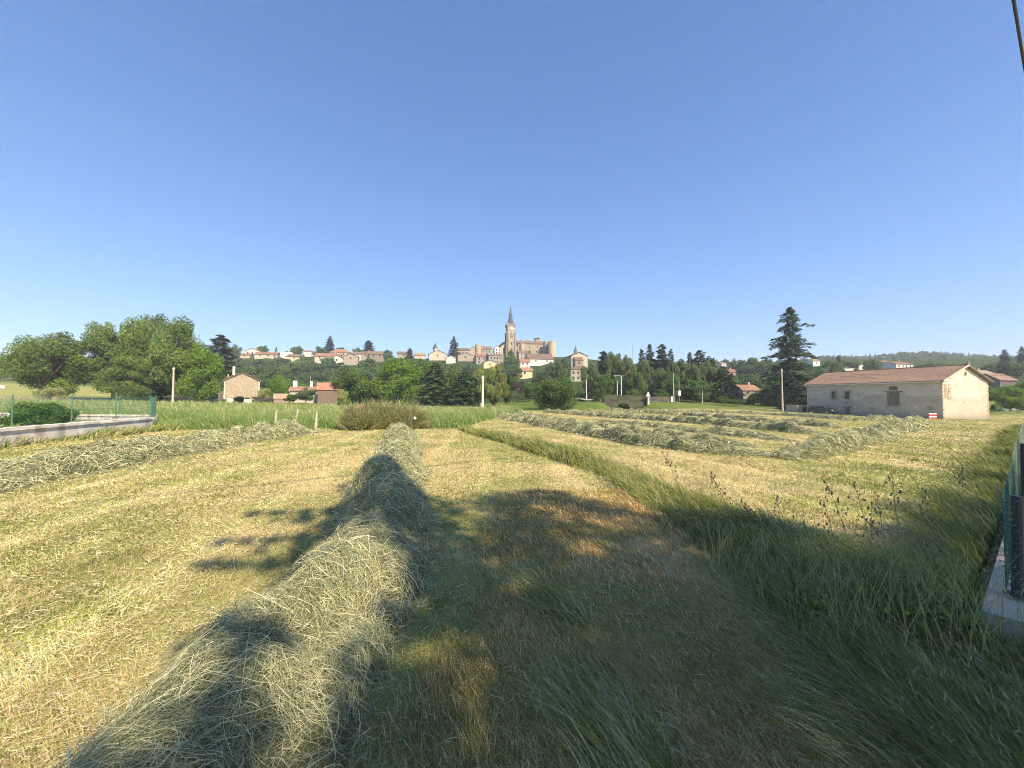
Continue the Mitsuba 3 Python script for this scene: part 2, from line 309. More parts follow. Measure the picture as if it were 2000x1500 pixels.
def across(x, y):
    right = x > strip_left(y)+.4
    return np.where(right, x*.93+y*.35, x+.12*y+.35*np.sin(y*.25)), np.where(right, -x*.35+y*.93, y)
def f_ground(p, n, uv):
    x, y = p.x, p.y
    m = FB(x*.7, y*.7, 0., 4); fine = FB(x*13, y*13, 2., 3)
    mown = mix((.45, .38, .205), (.26, .275, .11), smoothstep(.36, .62, m))
    mown = mix(mown, (.27, .19, .10), smoothstep(.55, .8, fine)*.55)
    far = mix((.075, .125, .03), (.16, .20, .06), FB(x*.05, y*.05, 5., 4))
    lawn = mix((.075, .13, .03), (.115, .165, .045), FB(x*.4, y*.4, 1., 3))
    hay = mix((.30, .30, .11), (.17, .22, .07), FB(x*.03, y*.2, 8., 3))
    c = mix(mown, far, smoothstep(64., 72., y-.12*dr.abs(x)*0+0.0))
    c = mix(c, lawn, smoothstep(50., 56., y)*smoothstep(-3., 2., x)*smoothstep(22., 16., x)*smoothstep(112., 106., y))
    c = mix(c, hay, smoothstep(112., 118., y)*smoothstep(185., 175., y)*smoothstep(-88., -95., x))
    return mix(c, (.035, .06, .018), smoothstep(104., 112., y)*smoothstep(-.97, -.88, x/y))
scene['ground_cover'] = {'type': 'twosided', 'b': {'type': 'diffuse', 'reflectance': proc(f_ground)}}
def grid_faces(n, m):
    i, j = np.meshgrid(np.arange(n-1), np.arange(m-1), indexing='ij')
    return np.stack([i*m+j, (i+1)*m+j, (i+1)*m+j+1, i*m+j+1], -1).reshape(-1, 4)
struct('ground', (np.stack([gx.ravel(), gy.ravel(), gz.ravel()], 1), grid_faces(len(GX), len(GY))), 'ground_cover')

def strip_mesh(pts, width, lift, step=1.0, floor=None):
    p = np.array(pts, float); d = np.r_[0, np.cumsum(np.linalg.norm(np.diff(p[:, :2], axis=0), axis=1))]
    s = np.linspace(0, d[-1], int(d[-1]/step)+2)
    c = np.stack([np.interp(s, d, p[:, k]) for k in range(2)], 1)
    for _ in range(6): c[1:-1] = (c[:-2]+2*c[1:-1]+c[2:])/4
    t = np.gradient(c, axis=0); t /= np.linalg.norm(t, axis=1, keepdims=True); nn = np.stack([-t[:, 1], t[:, 0]], 1)
    rows = [c+nn*width*u for u in np.linspace(-.5, .5, 7)]
    v = np.stack(rows, 1); zz = H(v[..., 0], v[..., 1])+lift
    zz = np.maximum(zz, zz[:, 3:4]-.05)
    if floor is not None: zz = np.maximum(zz, np.interp(s, d, floor)[:, None])
    return np.dstack([v, zz]).reshape(-1, 3), grid_faces(len(s), 7)
# the lane comes over the bridge and runs down to the right behind the barn
p1, p2 = [at(a, b, c)[:2] for a, b, c in [(1160, 782, 84.5), (1215, 782, 83)]]
LANE = [at(1130, 775, 100)[:2], at(1150, 779, 90)[:2], p1, p2, at(1290, 784, 80.5)[:2], at(1350, 788, 80.5)[:2], at(1420, 794, 80)[:2], at(1480, 799, 80)[:2], at(1560, 804, 83)[:2], at(1650, 806, 90)[:2], at(1800, 806, 96)[:2], at(2100, 806, 92)[:2]]
LANE_Z = [zr(775, 100)-1, zr(779.5, 90), zr(781.5, 84.5), zr(782, 83), zr(784, 80.5), zr(788, 80.5), zr(793, 80), -9, -9, -9, -9, -9]
struct('road', strip_mesh(LANE, 4.2, .05, floor=LANE_Z), 'asphalt')
struct('park_path', strip_mesh([at(1168, 776, 97)[:2], at(1150, 781, 92)[:2], at(1128, 784, 93)[:2], at(1095, 782, 104)[:2]], 3.0, .08), 'asphalt')
struct('valley_road', strip_mesh([at(700, 793.5, 76)[:2], at(860, 794, 76)[:2], at(905, 795, 77)[:2], at(1000, 797, 79)[:2]], 3.2, .25), 'asphalt')

# ------------------------------------------------------------------ grass and hay
def ribbon(C, S, w, col, jit=None):
    """n blades: centre lines C (n, k, 3), side vectors S (n, 3), half widths w (n, k; the last may be 0), colours col (n, 3)."""
    n, k = C.shape[:2]
    L, Rr = C[:, :-1]-S[:, None]*w[:, :-1, None], C[:, :-1]+S[:, None]*w[:, :-1, None]
    V = np.concatenate([np.stack([L, Rr], 2).reshape(n, 2*(k-1), 3), C[:, -1:]], 1)
    m = 2*(k-1)+1; f = []
    for i in range(k-2): f += [[2*i, 2*i+1, 2*i+3], [2*i, 2*i+3, 2*i+2]]
    f.append([2*(k-2), 2*(k-2)+1, 2*(k-1)])
    F = (np.array(f)[None]+(np.arange(n)*m)[:, None, None]).reshape(-1, 3)
    return (V.reshape(-1, 3), F), np.repeat(col, m, 0)
def unit(v): return v/np.maximum(np.linalg.norm(v, axis=-1, keepdims=True), 1e-9)
def blades(x, y, z, h, w, lean, az, col, k=3, droop=1.6):
    """Grass: each blade rises h and leans by lean*h towards az, more at the tip."""
    t = np.linspace(0, 1, k)[None]
    off = (lean*h)[:, None]*t**droop
    C = np.stack([x[:, None]+np.cos(az)[:, None]*off, y[:, None]+np.sin(az)[:, None]*off, z[:, None]+h[:, None]*(t-.35*np.clip(lean, 0, 1.6)[:, None]*t**3)], 2)
    sa = R.uniform(0, np.pi, len(x))
    S = np.stack([np.cos(sa), np.sin(sa), 0*sa], 1)
    return ribbon(C, S, w[:, None]*(1-t**2), col)
def lerpc(a, b, t): return np.asarray(a)[None]*(1-t[:, None])+np.asarray(b)[None]*t[:, None]
def merge(parts):
    vs, fs, cs, o = [], [], [], 0
    for (v, f), c in parts:
        vs.append(v); fs.append(f+o); cs.append(c); o += len(v)
    return (np.vstack(vs), np.vstack(fs)), np.clip(np.vstack(cs), .005, .9)
def scatter(n, y0, y1, spread=1.7, power=0.0):
    u = R.uniform(-spread, spread, n); Y = np.exp(R.uniform(math.log(y0), math.log(y1), n))
    return u*Y+R.uniform(-.3, .3, n), Y

# mown stubble
x, y = scatter(520000, .9, 75)
ok = ~in_verge(x, y) & ~in_meadow(x, y) & (x > -19) & ~((x < np.interp(y, [12, 18.8], [-16.2, -17.7])) & (y > 10)) & (fence_side(x, y) > 0) & ~((y > 52) & (x < 8)) & ~((y > 62) & (x < 45))
x, y = x[ok], y[ok]; n = len(x); D = np.hypot(x, y)
g = green_share(x, y); isg = R.uniform(0, 1, n) < .20+.65*g
rr = R.uniform(0, 1, n)
col = np.where(isg[:, None], lerpc((.20, .25, .06), (.45, .49, .18), rr), lerpc((.44, .355, .185), (.80, .72, .46), rr**1.2))
col *= (.62+.76*fb(x*2.6, y*2.6, 3))[:, None]
sw = swath(*across(x, y))[:, None]; col = col*(.92+.62*sw)
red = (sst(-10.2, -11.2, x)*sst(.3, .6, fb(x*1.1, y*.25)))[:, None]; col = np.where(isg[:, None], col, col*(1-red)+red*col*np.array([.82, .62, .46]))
brown = (sst(-1.0, .2, x)*sst(9, 5, y)*(x < 3)*.85*sst(.25, .6, fb(x*.9+9, y*.9, 3)))[:, None]  # dead thatch, its straw also reddened to warm the shade by colour
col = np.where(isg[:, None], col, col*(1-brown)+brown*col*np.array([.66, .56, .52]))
hh = R.uniform(.025, .075, n)*(1+.6*(fb(x*1.5, y*1.5)-.5)*2)*np.where(isg, 1.25, 1.)
lean = R.gamma(2., .45, n); az = R.uniform(0, 2*np.pi, n)*.6+1.9+2*nz(x*.6, y*.6)
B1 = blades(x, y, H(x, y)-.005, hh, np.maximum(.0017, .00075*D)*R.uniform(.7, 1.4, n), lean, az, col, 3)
# cut bits lying about
x, y = scatter(110000, .9, 40)
ok = ~in_verge(x, y) & ~in_meadow(x, y) & (x > -17) & (fence_side(x, y) > 0) & (fb(x*1.3, y*1.3) > .36) & ~((x > -.9) & (y < 6) & (R.uniform(0, 1, len(x)) < .72))
x, y = x[ok], y[ok]; n = len(x); D = np.hypot(x, y)
L = R.gamma(2., .018, n)+.02; a = R.uniform(0, 2*np.pi, n); z = H(x, y)+R.uniform(.008, .05, n)
d = np.stack([np.cos(a), np.sin(a), R.normal(0, .16, n)], 1)
C = np.stack([np.stack([x, y, z], 1)+d*(L*t)[:, None]+np.array([0, 0, 1.])*(L*.25*t*(1-t))[:, None] for t in (0, .5, 1)], 1)
S = unit(np.cross(d, np.array([0, 0, 1.])[None]+R.normal(0, .5, (n, 3))))
B2 = ribbon(C, S, np.maximum(.0010, .0005*D)[:, None]*np.array([1, 1, 0.])[None], lerpc((.50, .45, .25), (.84, .79, .54), R.uniform(0, 1, n)))
# taller stubble in the trees' shade, painted browner and brighter to warm that shade
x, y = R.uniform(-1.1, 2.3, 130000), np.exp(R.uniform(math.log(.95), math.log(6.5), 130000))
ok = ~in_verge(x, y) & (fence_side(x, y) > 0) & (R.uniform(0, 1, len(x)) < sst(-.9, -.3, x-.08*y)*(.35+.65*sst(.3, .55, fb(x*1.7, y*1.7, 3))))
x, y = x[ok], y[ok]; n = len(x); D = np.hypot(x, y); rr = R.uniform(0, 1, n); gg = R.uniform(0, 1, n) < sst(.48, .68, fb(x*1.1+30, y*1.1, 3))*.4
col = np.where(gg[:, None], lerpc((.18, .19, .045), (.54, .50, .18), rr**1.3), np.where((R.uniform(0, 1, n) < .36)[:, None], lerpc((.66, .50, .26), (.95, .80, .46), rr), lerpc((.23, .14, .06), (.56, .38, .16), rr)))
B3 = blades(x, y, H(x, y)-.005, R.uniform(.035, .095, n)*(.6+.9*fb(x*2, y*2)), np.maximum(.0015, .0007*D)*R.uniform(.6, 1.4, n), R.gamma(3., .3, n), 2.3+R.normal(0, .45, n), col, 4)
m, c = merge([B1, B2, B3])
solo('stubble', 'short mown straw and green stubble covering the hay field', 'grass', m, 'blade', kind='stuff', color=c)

# long combed tufts left standing between the rows
def tuft_patch(cx, cy, rx, ry, n, h, az, green, w=.0022):
    x = cx+R.normal(0, rx, n); y = cy+R.normal(0, ry, n)
    rr = R.uniform(0, 1, n)
    col = np.where((R.uniform(0, 1, n) < .3)[:, None], lerpc((.46, .49, .25), (.70, .69, .42), rr), lerpc((.07, .11, .02), (.30, .33, .085), rr)) if green else lerpc((.22, .22, .08), (.5, .44, .22), rr)
    return blades(x, y, H(x, y), h*R.uniform(.4, 1.0, n), w*R.uniform(.7, 1.4, n), R.uniform(1.0, 2.4, n), az+R.normal(0, .3, n), col, 4)
tp = [tuft_patch(.30, 2.95, .08, .12, 420, .25, 2.35, True, .0019), tuft_patch(.45, 2.75, .08, .10, 320, .22, 2.35, True, .0019), tuft_patch(.42, 1.78, .09, .12, 620, .27, 2.15, True, .0018), tuft_patch(.56, 1.6, .07, .09, 380, .27, 2.15, True, .0018), tuft_patch(.66, 2.2, .12, .16, 300, .2, 2.3, False, .0018),
      tuft_patch(1.3, 2.5, .25, .4, 400, .15, 2.4, False, .0018), tuft_patch(.1, 4.6, .18, .2, 400, .11, 2.0, True, .0024), tuft_patch(1.5, 1.8, .08, .16, 420, .25, 2.5, True, .0018), tuft_patch(1.8, 2.7, .08, .5, 700, .22, 2.5, True, .0019), tuft_patch(1.75, 2.0, .07, .3, 500, .24, 2.5, True, .0018),
      tuft_patch(-.3, 2.1, .2, .2, 250, .08, 2.1, False, .0016)]
for _ in range(60):
    yy = math.exp(R.uniform(math.log(1.4), math.log(14))); xx = R.uniform(-1.3, .6)*yy
    if xx < strip_left(yy)-.3 and abs(xx+1.3+.25*max(0, yy-4)) > .8: tp.append(tuft_patch(xx, yy, .12, .12, 90, .075, R.uniform(1.5, 3), R.uniform() < .6, .0025+.0004*yy))
m, c = merge(tp)
solo('long_grass', 'long green tufts left lying between the mown rows in the tree shade', 'grass', m, 'blade', kind='stuff', color=c)

# hay windrows
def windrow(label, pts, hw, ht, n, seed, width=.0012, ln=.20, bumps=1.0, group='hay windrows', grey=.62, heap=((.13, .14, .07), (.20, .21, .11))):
    r = np.random.default_rng(seed)
    p = np.array(pts, float); d = np.r_[0, np.cumsum(np.linalg.norm(np.diff(p, axis=0), axis=1))]
    tot = d[-1]; st = max(.07, tot/420)
    s = np.linspace(0, tot, int(tot/st)+2)
    c = np.stack([np.interp(s, d, p[:, k]) for k in range(2)], 1)
    for _ in range(max(3, int(.5/st)**2)): c[1:-1] = (c[:-2]+2*c[1:-1]+c[2:])/4
    t = np.gradient(c, axis=0); t /= np.linalg.norm(t, axis=1, keepdims=True)
    lumps = [(a_+r.uniform(-.2, .2), r.normal(0, .28), r.uniform(.25, .85), r.uniform(.2, .42), r.uniform(.35, .7)) for a_ in np.arange(0, tot, .45)]
    def surf(si, u):
        cx = np.stack([np.interp(si, s, c[:, k]) for k in range(2)], -1); tx = np.stack([np.interp(si, s, t[:, k]) for k in range(2)], -1)
        nn = np.stack([-tx[..., 1], tx[..., 0]], -1)
        wob = hw*(.8+.45*fb(si*.5+seed, np.full_like(si, seed*1.7)))
        xy = cx+nn*(wob*u+.18*hw*(nz(si*.8, np.full_like(si, 5.+seed))-.5)*2)[..., None]
        prof = np.clip(1-np.abs(u)**2.4, 0, 1)**.75
        lump = .32+.35*fb(si*.95+seed*3, u*.8+7, 2)+.30*(fb(si*4.5+1, u*4*hw+seed, 2)-.5)
        for a_, b_, c_, d_, e_ in lumps: lump = lump+bumps*c_*np.exp(-((si-a_)/d_)**2-((u-b_)/e_)**2)
        ends = np.clip(np.minimum(si, tot-si)/1.4, .10, 1)**.7
        z = H(xy[..., 0], xy[..., 1])+ht*prof*lump*ends-.015
        return np.dstack([xy, z[..., None]]) if xy.ndim == 3 else np.concatenate([xy, z[..., None]], -1)
    U = np.linspace(-1.06, 1.06, 25)
    G = surf(*np.meshgrid(s, U, indexing='ij'))
    V = G.reshape(-1, 3)
    k = thing('hay_windrow', label, 'hay row', group)
    cc = lerpc(*heap, r.uniform(0, 1, len(V)))  # heap darker than its strands: the shade between them is put into the colour
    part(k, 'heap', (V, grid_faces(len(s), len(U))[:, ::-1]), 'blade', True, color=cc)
    si, u = r.uniform(0, tot, n), np.where(r.uniform(0, 1, n) < .975, np.clip(r.normal(0, .46, n), -1.12, 1.12), r.uniform(-1.4, 1.4, n))
    P = surf(si, u); e = 1e-2
    Ps, Pu = surf(si+e, u)-P, surf(si, u+e)-P
    nn = unit(np.cross(Ps, Pu)); nn *= np.where(nn[:, 2:] < 0, -1, 1)
    a1 = unit(Ps); a2 = np.cross(nn, a1)
    ph = np.where(r.uniform(0, 1, n) < .45, r.uniform(0, 2*np.pi, n), 2*np.pi*fb(si*2.2+3, u*2.0*hw+seed, 2)*1.6+r.normal(0, .5, n))
    dv = a1*np.cos(ph)[:, None]+a2*np.sin(ph)[:, None]+nn*r.normal(.02, .22, n)[:, None]
    L = ln*r.gamma(4., .25, n); bend = unit(r.normal(0, 1, (n, 3)))*(L*r.uniform(.05, .28, n))[:, None]-nn*(L*.12)[:, None]
    lift = nn*(r.gamma(1.5, .018, n)*(ht/.35))[:, None]
    C = np.stack([P+lift+dv*(L*(q-.5))[:, None]+bend*(4*(q-.5)**2)+nn*(.02*(1-4*(q-.5)**2)) for q in (0, .33, .67, 1)], 1)
    S = unit(np.cross(dv, r.normal(0, 1, (n, 3))))
    dist = np.hypot(P[:, 0], P[:, 1])
    W = (np.maximum(width, .00045*dist)*r.uniform(.6, 1.4, n))[:, None]*np.array([.8, 1, .9, 0])[None]
    q = np.clip(r.uniform(0, 1, n)*.75+.5*(fb(si*1.1, u*1.3+seed, 2)-.3), 0, 1)
    col = np.where((r.uniform(0, 1, n) < grey)[:, None], lerpc((.20, .25, .135), (.57, .62, .40), q), lerpc((.38, .37, .19), (.76, .74, .48), q))
    v_ = r.uniform(0, 1, n); col = np.where((v_ < .09)[:, None], np.array([.85, .84, .60]), np.where((v_ > .74)[:, None], col*.45, col))
    m, c = ribbon(C, S, W, col)
    part(k, 'loose_strands', m, 'blade', kind='stuff', color=np.clip(c, .01, .9))
gp = lambda *q: [ground(*a) for a in q]
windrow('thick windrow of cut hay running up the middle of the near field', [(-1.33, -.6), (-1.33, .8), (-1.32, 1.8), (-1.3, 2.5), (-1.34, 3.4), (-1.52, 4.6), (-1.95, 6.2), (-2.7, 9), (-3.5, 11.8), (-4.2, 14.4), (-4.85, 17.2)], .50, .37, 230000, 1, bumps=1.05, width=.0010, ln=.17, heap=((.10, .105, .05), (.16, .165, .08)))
windrow('low windrow of cut hay running along the left wall', [(-9.0, 3.2), (-9.35, 6), (-9.6, 8), (-9.8, 10.5), (-9.85, 13.2), (-9.75, 16.6), (-9.6, 18.2)], .85, .36, 60000, 2)
windrow('front hay row of the right field, closest to the grass strip', gp((976, 813), (1010, 823), (1060, 833), (1130, 845), (1190, 858), (1250, 868), (1310, 876), (1380, 884), (1440, 888), (1500, 894)), .42, .30, 40000, 3)
windrow('hay row slanting back to the barn from the front corner of the right field', gp((1515, 896), (1570, 890), (1640, 878), (1700, 862), (1745, 846), (1775, 834), (1795, 826)), .50, .32, 28000, 4)
windrow('second hay row of the right field, just behind the front row', gp((1015, 810), (1070, 823), (1130, 834), (1200, 844), (1260, 852), (1330, 862), (1400, 869), (1470, 876)), .40, .28, 28000, 5)
windrow('short thin hay row in the gap behind the second row of the right field', gp((1160, 824), (1220, 829), (1280, 835), (1340, 842), (1430, 851), (1500, 858), (1545, 863)), .38, .19, 12000, 6)
windrow('long hay row across the middle of the right field ending in a dense clump', gp((1060, 805), (1120, 810), (1200, 816), (1260, 820), (1330, 825), (1390, 830), (1440, 834), (1500, 840), (1550, 845), (1605, 849)), .43, .31, 22000, 7)
windrow('hay row behind the long middle row, ending before the headland', gp((1100, 803.5), (1200, 806), (1260, 807), (1330, 811), (1400, 815), (1500, 825), (1560, 830), (1640, 836)), .43, .29, 17000, 8)
windrow('farthest hay row of the right field, under the road bank', gp((1180, 802.5), (1250, 803.5), (1340, 804.5), (1400, 806), (1500, 810), (1570, 814), (1620, 818), (1660, 821)), .43, .29, 14000, 9)
windrow('low hay row below the long facade of the barn', gp((1670, 821.5), (1700, 821.5), (1730, 821.5), (1765, 821.5)), .6, .32, 8000, 10)

# uncut meadow behind the left field
x = R.uniform(-75, 2, 150000); y = 17+R.gamma(1.15, 11., 150000)
ok = in_meadow(x, y) & (np.abs(x/y) < 1.6) & ~((x < -17.0) & (y > 18.8) & (y < 20.2))
x, y = x[ok], y[ok]; n = len(x); D = np.hypot(x, y)
rr = R.uniform(0, 1, n); q = fb(x*.35, y*.35, 3)
col = lerpc((.075, .16, .035), (.20, .30, .09), np.clip(rr*.7+q*.6-.15, 0, 1))
pale = R.uniform(0, 1, n) < .16+.2*(y > 34); col[pale] = lerpc((.27, .30, .13), (.42, .42, .24), R.uniform(0, 1, pale.sum()))
edge = y-np.interp(x, MEX, MEY)
hh = R.uniform(.55, 1.0, n)*(.45+.55*sst(-.2, 1.6, edge))*(.75+.5*q)*np.where(pale, 1.12, 1)
hh = hh*np.where((x < -17.2) & (y < 25.2), .5, 1.)
gr1 = blades(x, y, H(x, y), hh, np.maximum(.004, .0006*D)*R.uniform(.7, 1.5, n), R.uniform(.25, 1.2, n), 2.7+1.6*(fb(x*.25, y*.25)-.5)+R.normal(0, .5, n), col, 4)
m, c = merge([gr1]); solo('meadow_grass', 'tall uncut green meadow grass behind the near field', 'grass', m, 'blade', kind='stuff', color=c)

# unmown strip, fence verge, wall foot
def tall(x, y, h0, h1, greeny, az, sp=.4, wmin=.0022, lean=(.3, 1.3)):
    n = len(x); D = np.hypot(x, y); rr = R.uniform(0, 1, n); q = fb(x*1.4, y*1.4, 2)
    col = lerpc((.075, .125, .026), (.25, .31, .085), np.clip(rr*.8+q*.5-.15, 0, 1))
    hi = R.uniform(0, 1, n) < .22; col[hi] = lerpc((.28, .32, .12), (.50, .50, .25), R.uniform(0, 1, hi.sum())); st = R.uniform(0, 1, n) > greeny; col[st] = lerpc((.26, .24, .12), (.48, .43, .26), R.uniform(0, 1, st.sum()))
    return blades(x, y, H(x, y)-.01, R.uniform(h0, h1, n)*(.25+1.5*fb(x*1.2+4, y*1.2, 3))*np.where((x > 2.4) & (y < 2.75), .36, 1.), np.maximum(wmin, .0007*D)*R.uniform(.7, 1.5, n), R.uniform(*lean, n)*(.6+.8*fb(x*1.1+9, y*1.1)), az+3.2*(fb(x*.8+2, y*.8, 2)-.5)+R.normal(0, sp*.7, n), col, 5)
x, y = R.uniform(-4, 9, 420000), np.exp(R.uniform(math.log(.8), math.log(20), 420000))
ok = in_verge(x, y); x, y = x[ok], y[ok]
edge = np.clip((x-strip_left(y))/.45, 0, 1)
ok = R.uniform(0, 1, len(x)) < .25+.75*edge; x, y = x[ok][:70000], y[ok][:70000]
near = y < 4.5
vg = [tall(x[near], y[near], .16, .42, .88, 2.5, .6), tall(x[~near], y[~near], .16, .42, .86, 2.6, .7)]
t = R.uniform(0, 30, 22000); dd = R.gamma(2., .10, 22000); x, y = FP[0]+FD[0]*t+FN[0]*dd, FP[1]+FD[1]*t+FN[1]*dd
hs = .45+.55*sst(.5, 5, t); dd_ = dd > .06
vg.append(tall(x[dd_], y[dd_], .16*hs[dd_], .40*hs[dd_], .86, 2.6, .7))
x = R.uniform(-18, -11, 16000); y = R.uniform(8.5, 19.5, 16000)
ok = (x > np.interp(y, [12, 18.8], [-16.05, -17.5])) & (x < np.interp(y, [12, 18.8], [-16.05, -17.5])+.25+1.5*fb(y*.9, x*0+2.)**2+.6*sst(16, 19, y)) ; x, y = x[ok], y[ok]
vg.append(tall(x, y, .12, .42, .75, 2.0, .8, .004))
m, c = merge(vg); solo('verge_grass', 'long unmown green grass on the strip between the fields and beside the fences', 'grass', m, 'blade', kind='stuff', color=c)
# flowering stalks among it
x, y = R.uniform(-3, 9, 9000), np.exp(R.uniform(math.log(1.1), math.log(18), 9000))
ok = in_verge(x, y); x, y = x[ok][:650], y[ok][:650]; n = len(x); D = np.hypot(x, y)
h = R.uniform(.28, .6, n); az = 2.6+R.normal(0, .7, n); lean = R.uniform(.2, .9, n)
sk = blades(x, y, H(x, y), h, np.maximum(.0012, .0005*D), lean, az, lerpc((.22, .22, .10), (.42, .37, .22), R.uniform(0, 1, n)), 4)
tp = [sk]
for _ in range(7):
    q = R.uniform(.72, 1.0, n); o = lean*h*q**1.6
    px_, py_, pz_ = x+np.cos(az)*o, y+np.sin(az)*o, H(x, y)+h*(q-.35*np.clip(lean, 0, 1.6)*q**3)
    tp.append(blades(px_, py_, pz_, R.uniform(.015, .04, n), np.maximum(.0013, .0004*D), R.uniform(.3, 1.4, n), az+R.normal(0, 1.2, n), lerpc((.33, .27, .17), (.55, .48, .33), R.uniform(0, 1, n)), 3))
x, y = R.uniform(1.75, 3.3, 420), R.uniform(2.3, 3.5, 420); n = 420
tp.append(blades(x, y, H(x, y), R.uniform(.35, .8, n)*(.5+.9*fb(x*2, y*2)), np.full(n, .0022), R.uniform(.1, .6, n), R.uniform(0, 6.3, n), lerpc((.16, .24, .08), (.36, .42, .18), R.uniform(0, 1, n)), 5))
m, c = merge(tp); solo('flowering_grass', 'pale feathery grass flower heads standing in the unmown strip', 'grass', m, 'blade', kind='stuff', color=c)
# tall stalks with dark seed heads, each a plant of its own
def seed_plant(label, px, tip, Y, leanx):
    x0 = xr(px, Y); z0 = H(x0, Y); top = zr(tip, Y)-z0
    k = thing('seed_head_grass', label, 'grass stalk', 'tall grass stalks with dark seed heads')
    tt = np.linspace(0, 1, 7); line = np.stack([x0+leanx*tt**2, Y+.03*tt, z0+top*tt], 1)
    part(k, 'stem', tube(line, np.linspace(.0030, .0016, 7), 4), 'stalk')
    ms = []
    for j in range(int(13+R.integers(7))):
        q = .66+.34*R.uniform()**.8; b = np.array([np.interp(q, tt, line[:, i]) for i in range(3)])
        a = R.uniform(0, 2*np.pi); r1 = (1.02-q)*.20*R.uniform(.4, 1.5)+.006
        e = b+np.array([math.cos(a)*r1, math.sin(a)*r1, R.uniform(.0, .045)])
        ms.append(tube([b, e], .0011, 3)); s = trimesh.creation.icosphere(1, 1.0); v = np.asarray(s.vertices)*[.0042, .0042, .0085]*R.uniform(.6, 1.5); v = v*(1+.5*R.normal(0, .4, (len(v), 1)))
        ms.append((v+e, np.asarray(s.faces)))
    part(k, 'seed_head', cat(ms), 'seed_head')
    lf = []
    for j in range(3):
        a = R.uniform(0, 2*np.pi); q = R.uniform(.1, .5); b = np.array([np.interp(q, tt, line[:, i]) for i in range(3)])
        L = R.uniform(.12, .28)*min(1, top); lf.append(b+np.stack([math.cos(a)*L*tt[::2], math.sin(a)*L*tt[::2], L*.6*np.sin(tt[::2]*2.4)], 1))
    m, c = ribbon(np.array(lf), np.tile([[.7, .7, .1]], (3, 1)), np.tile([[.003, .003, .002, 0]], (3, 1)), np.tile([[.09, .15, .05]], (3, 1)))
    part(k, 'leaf', m, 'blade', color=c)
scene['stalk'] = princ((.16, .17, .08), .7); scene['seed_head'] = princ((.17, .14, .10), .8)
for i, (lab, px, tip, Y, lx) in enumerate([
    ('tallest grass stalk with dark seed head, standing out against the right field', 1752, 918, 2.75, -.03),
    ('grass stalk with dark drooping seed head just left of the tallest stalk', 1705, 940, 2.8, -.14), ('grass stalk with clustered dark seed head leaning left, two left of the tallest stalk', 1668, 945, 2.85, -.2),
    ('slim grass stalk with small dark seed head right of the tallest stalk', 1790, 985, 2.7, .03), ('grass stalk with loose seed head right of the slim one', 1816, 960, 2.9, -.04),
    ('bare-looking upright stalk near the fence end of the verge', 1876, 925, 3.4, .02), ('grass stalk with wide dark panicle at the left of the stalk group', 1640, 970, 2.7, -.12),
    ('low grass stalk with dark panicle left of the main stalk group', 1560, 975, 2.9, -.18), ('grass stalk with dark panicle bent over toward the strip', 1500, 985, 3.0, -.2), ('single stalk with drooping seed head between the strip and the stalk group', 1440, 928, 3.6, -.25),
    ('long bent stalk with narrow head arching at the edge of the strip', 1345, 885, 4.2, -.28), ('shorter stalk with dark head just in front of the tallest stalk', 1735, 975, 2.5, -.07), ('grass stalk with small head low among the group', 1690, 990, 2.6, .05)]):
    seed_plant(lab, px, tip, Y, lx)

# broad-leaved weeds in the verge
def weed(label, px, base, Y, size, n):
    x0 = xr(px, Y); z0 = H(x0, Y); k = thing('leafy_weed', label, 'weed', 'broad-leaved weeds in the unmown strip')
    C, S, W, col = [], [], [], []
    for i in range(n):
        a = R.uniform(0, 2*np.pi); L = size*R.uniform(.5, 1.1); s = np.linspace(0, 1, 6); up = R.uniform(.35, 1.0)
        z = .06+L*(up*s-.55*s**2)+R.uniform(0, .25)*size*1.2; b = R.uniform(.02, .05)
        C.append(np.stack([x0+math.cos(a)*(b+L*.8*s), Y+math.sin(a)*(b+L*.8*s), z0+np.maximum(z, .02)], 1)); S.append([-math.sin(a), math.cos(a), R.normal(0, .25)])
        W.append(L*np.array([.02, .11, .16, .14, .08, 0])*R.uniform(.7, 1.2)); u = R.uniform(); col.append(np.array([.06, .12, .025])*(1-u)+np.array([.17, .25, .06])*u)
    m, c = ribbon(np.array(C), unit(np.array(S)), np.array(W), np.array(col)); part(k, 'leaf', m, 'blade', color=c)
    part(k, 'stem', tube([(x0, Y, z0), (x0+.01, Y, z0+size*1.1), (x0-.02, Y, z0+size*1.9)], [.006, .005, .002], 5), 'stalk')
weed('leafy weed with broad dark leaves at the foot of the tallest seed-head stalk', 1745, 0, 2.7, .22, 16)
weed('broad-leaved weed low in the strip left of the seed-head stalks', 1560, 0, 2.75, .18, 14)
weed('broad-leaved weed near the corner of the concrete wall top', 1850, 0, 2.55, .2, 14)
weed('small leafy weed between the seed-head stalks and the wall top', 1800, 0, 2.95, .17, 12)

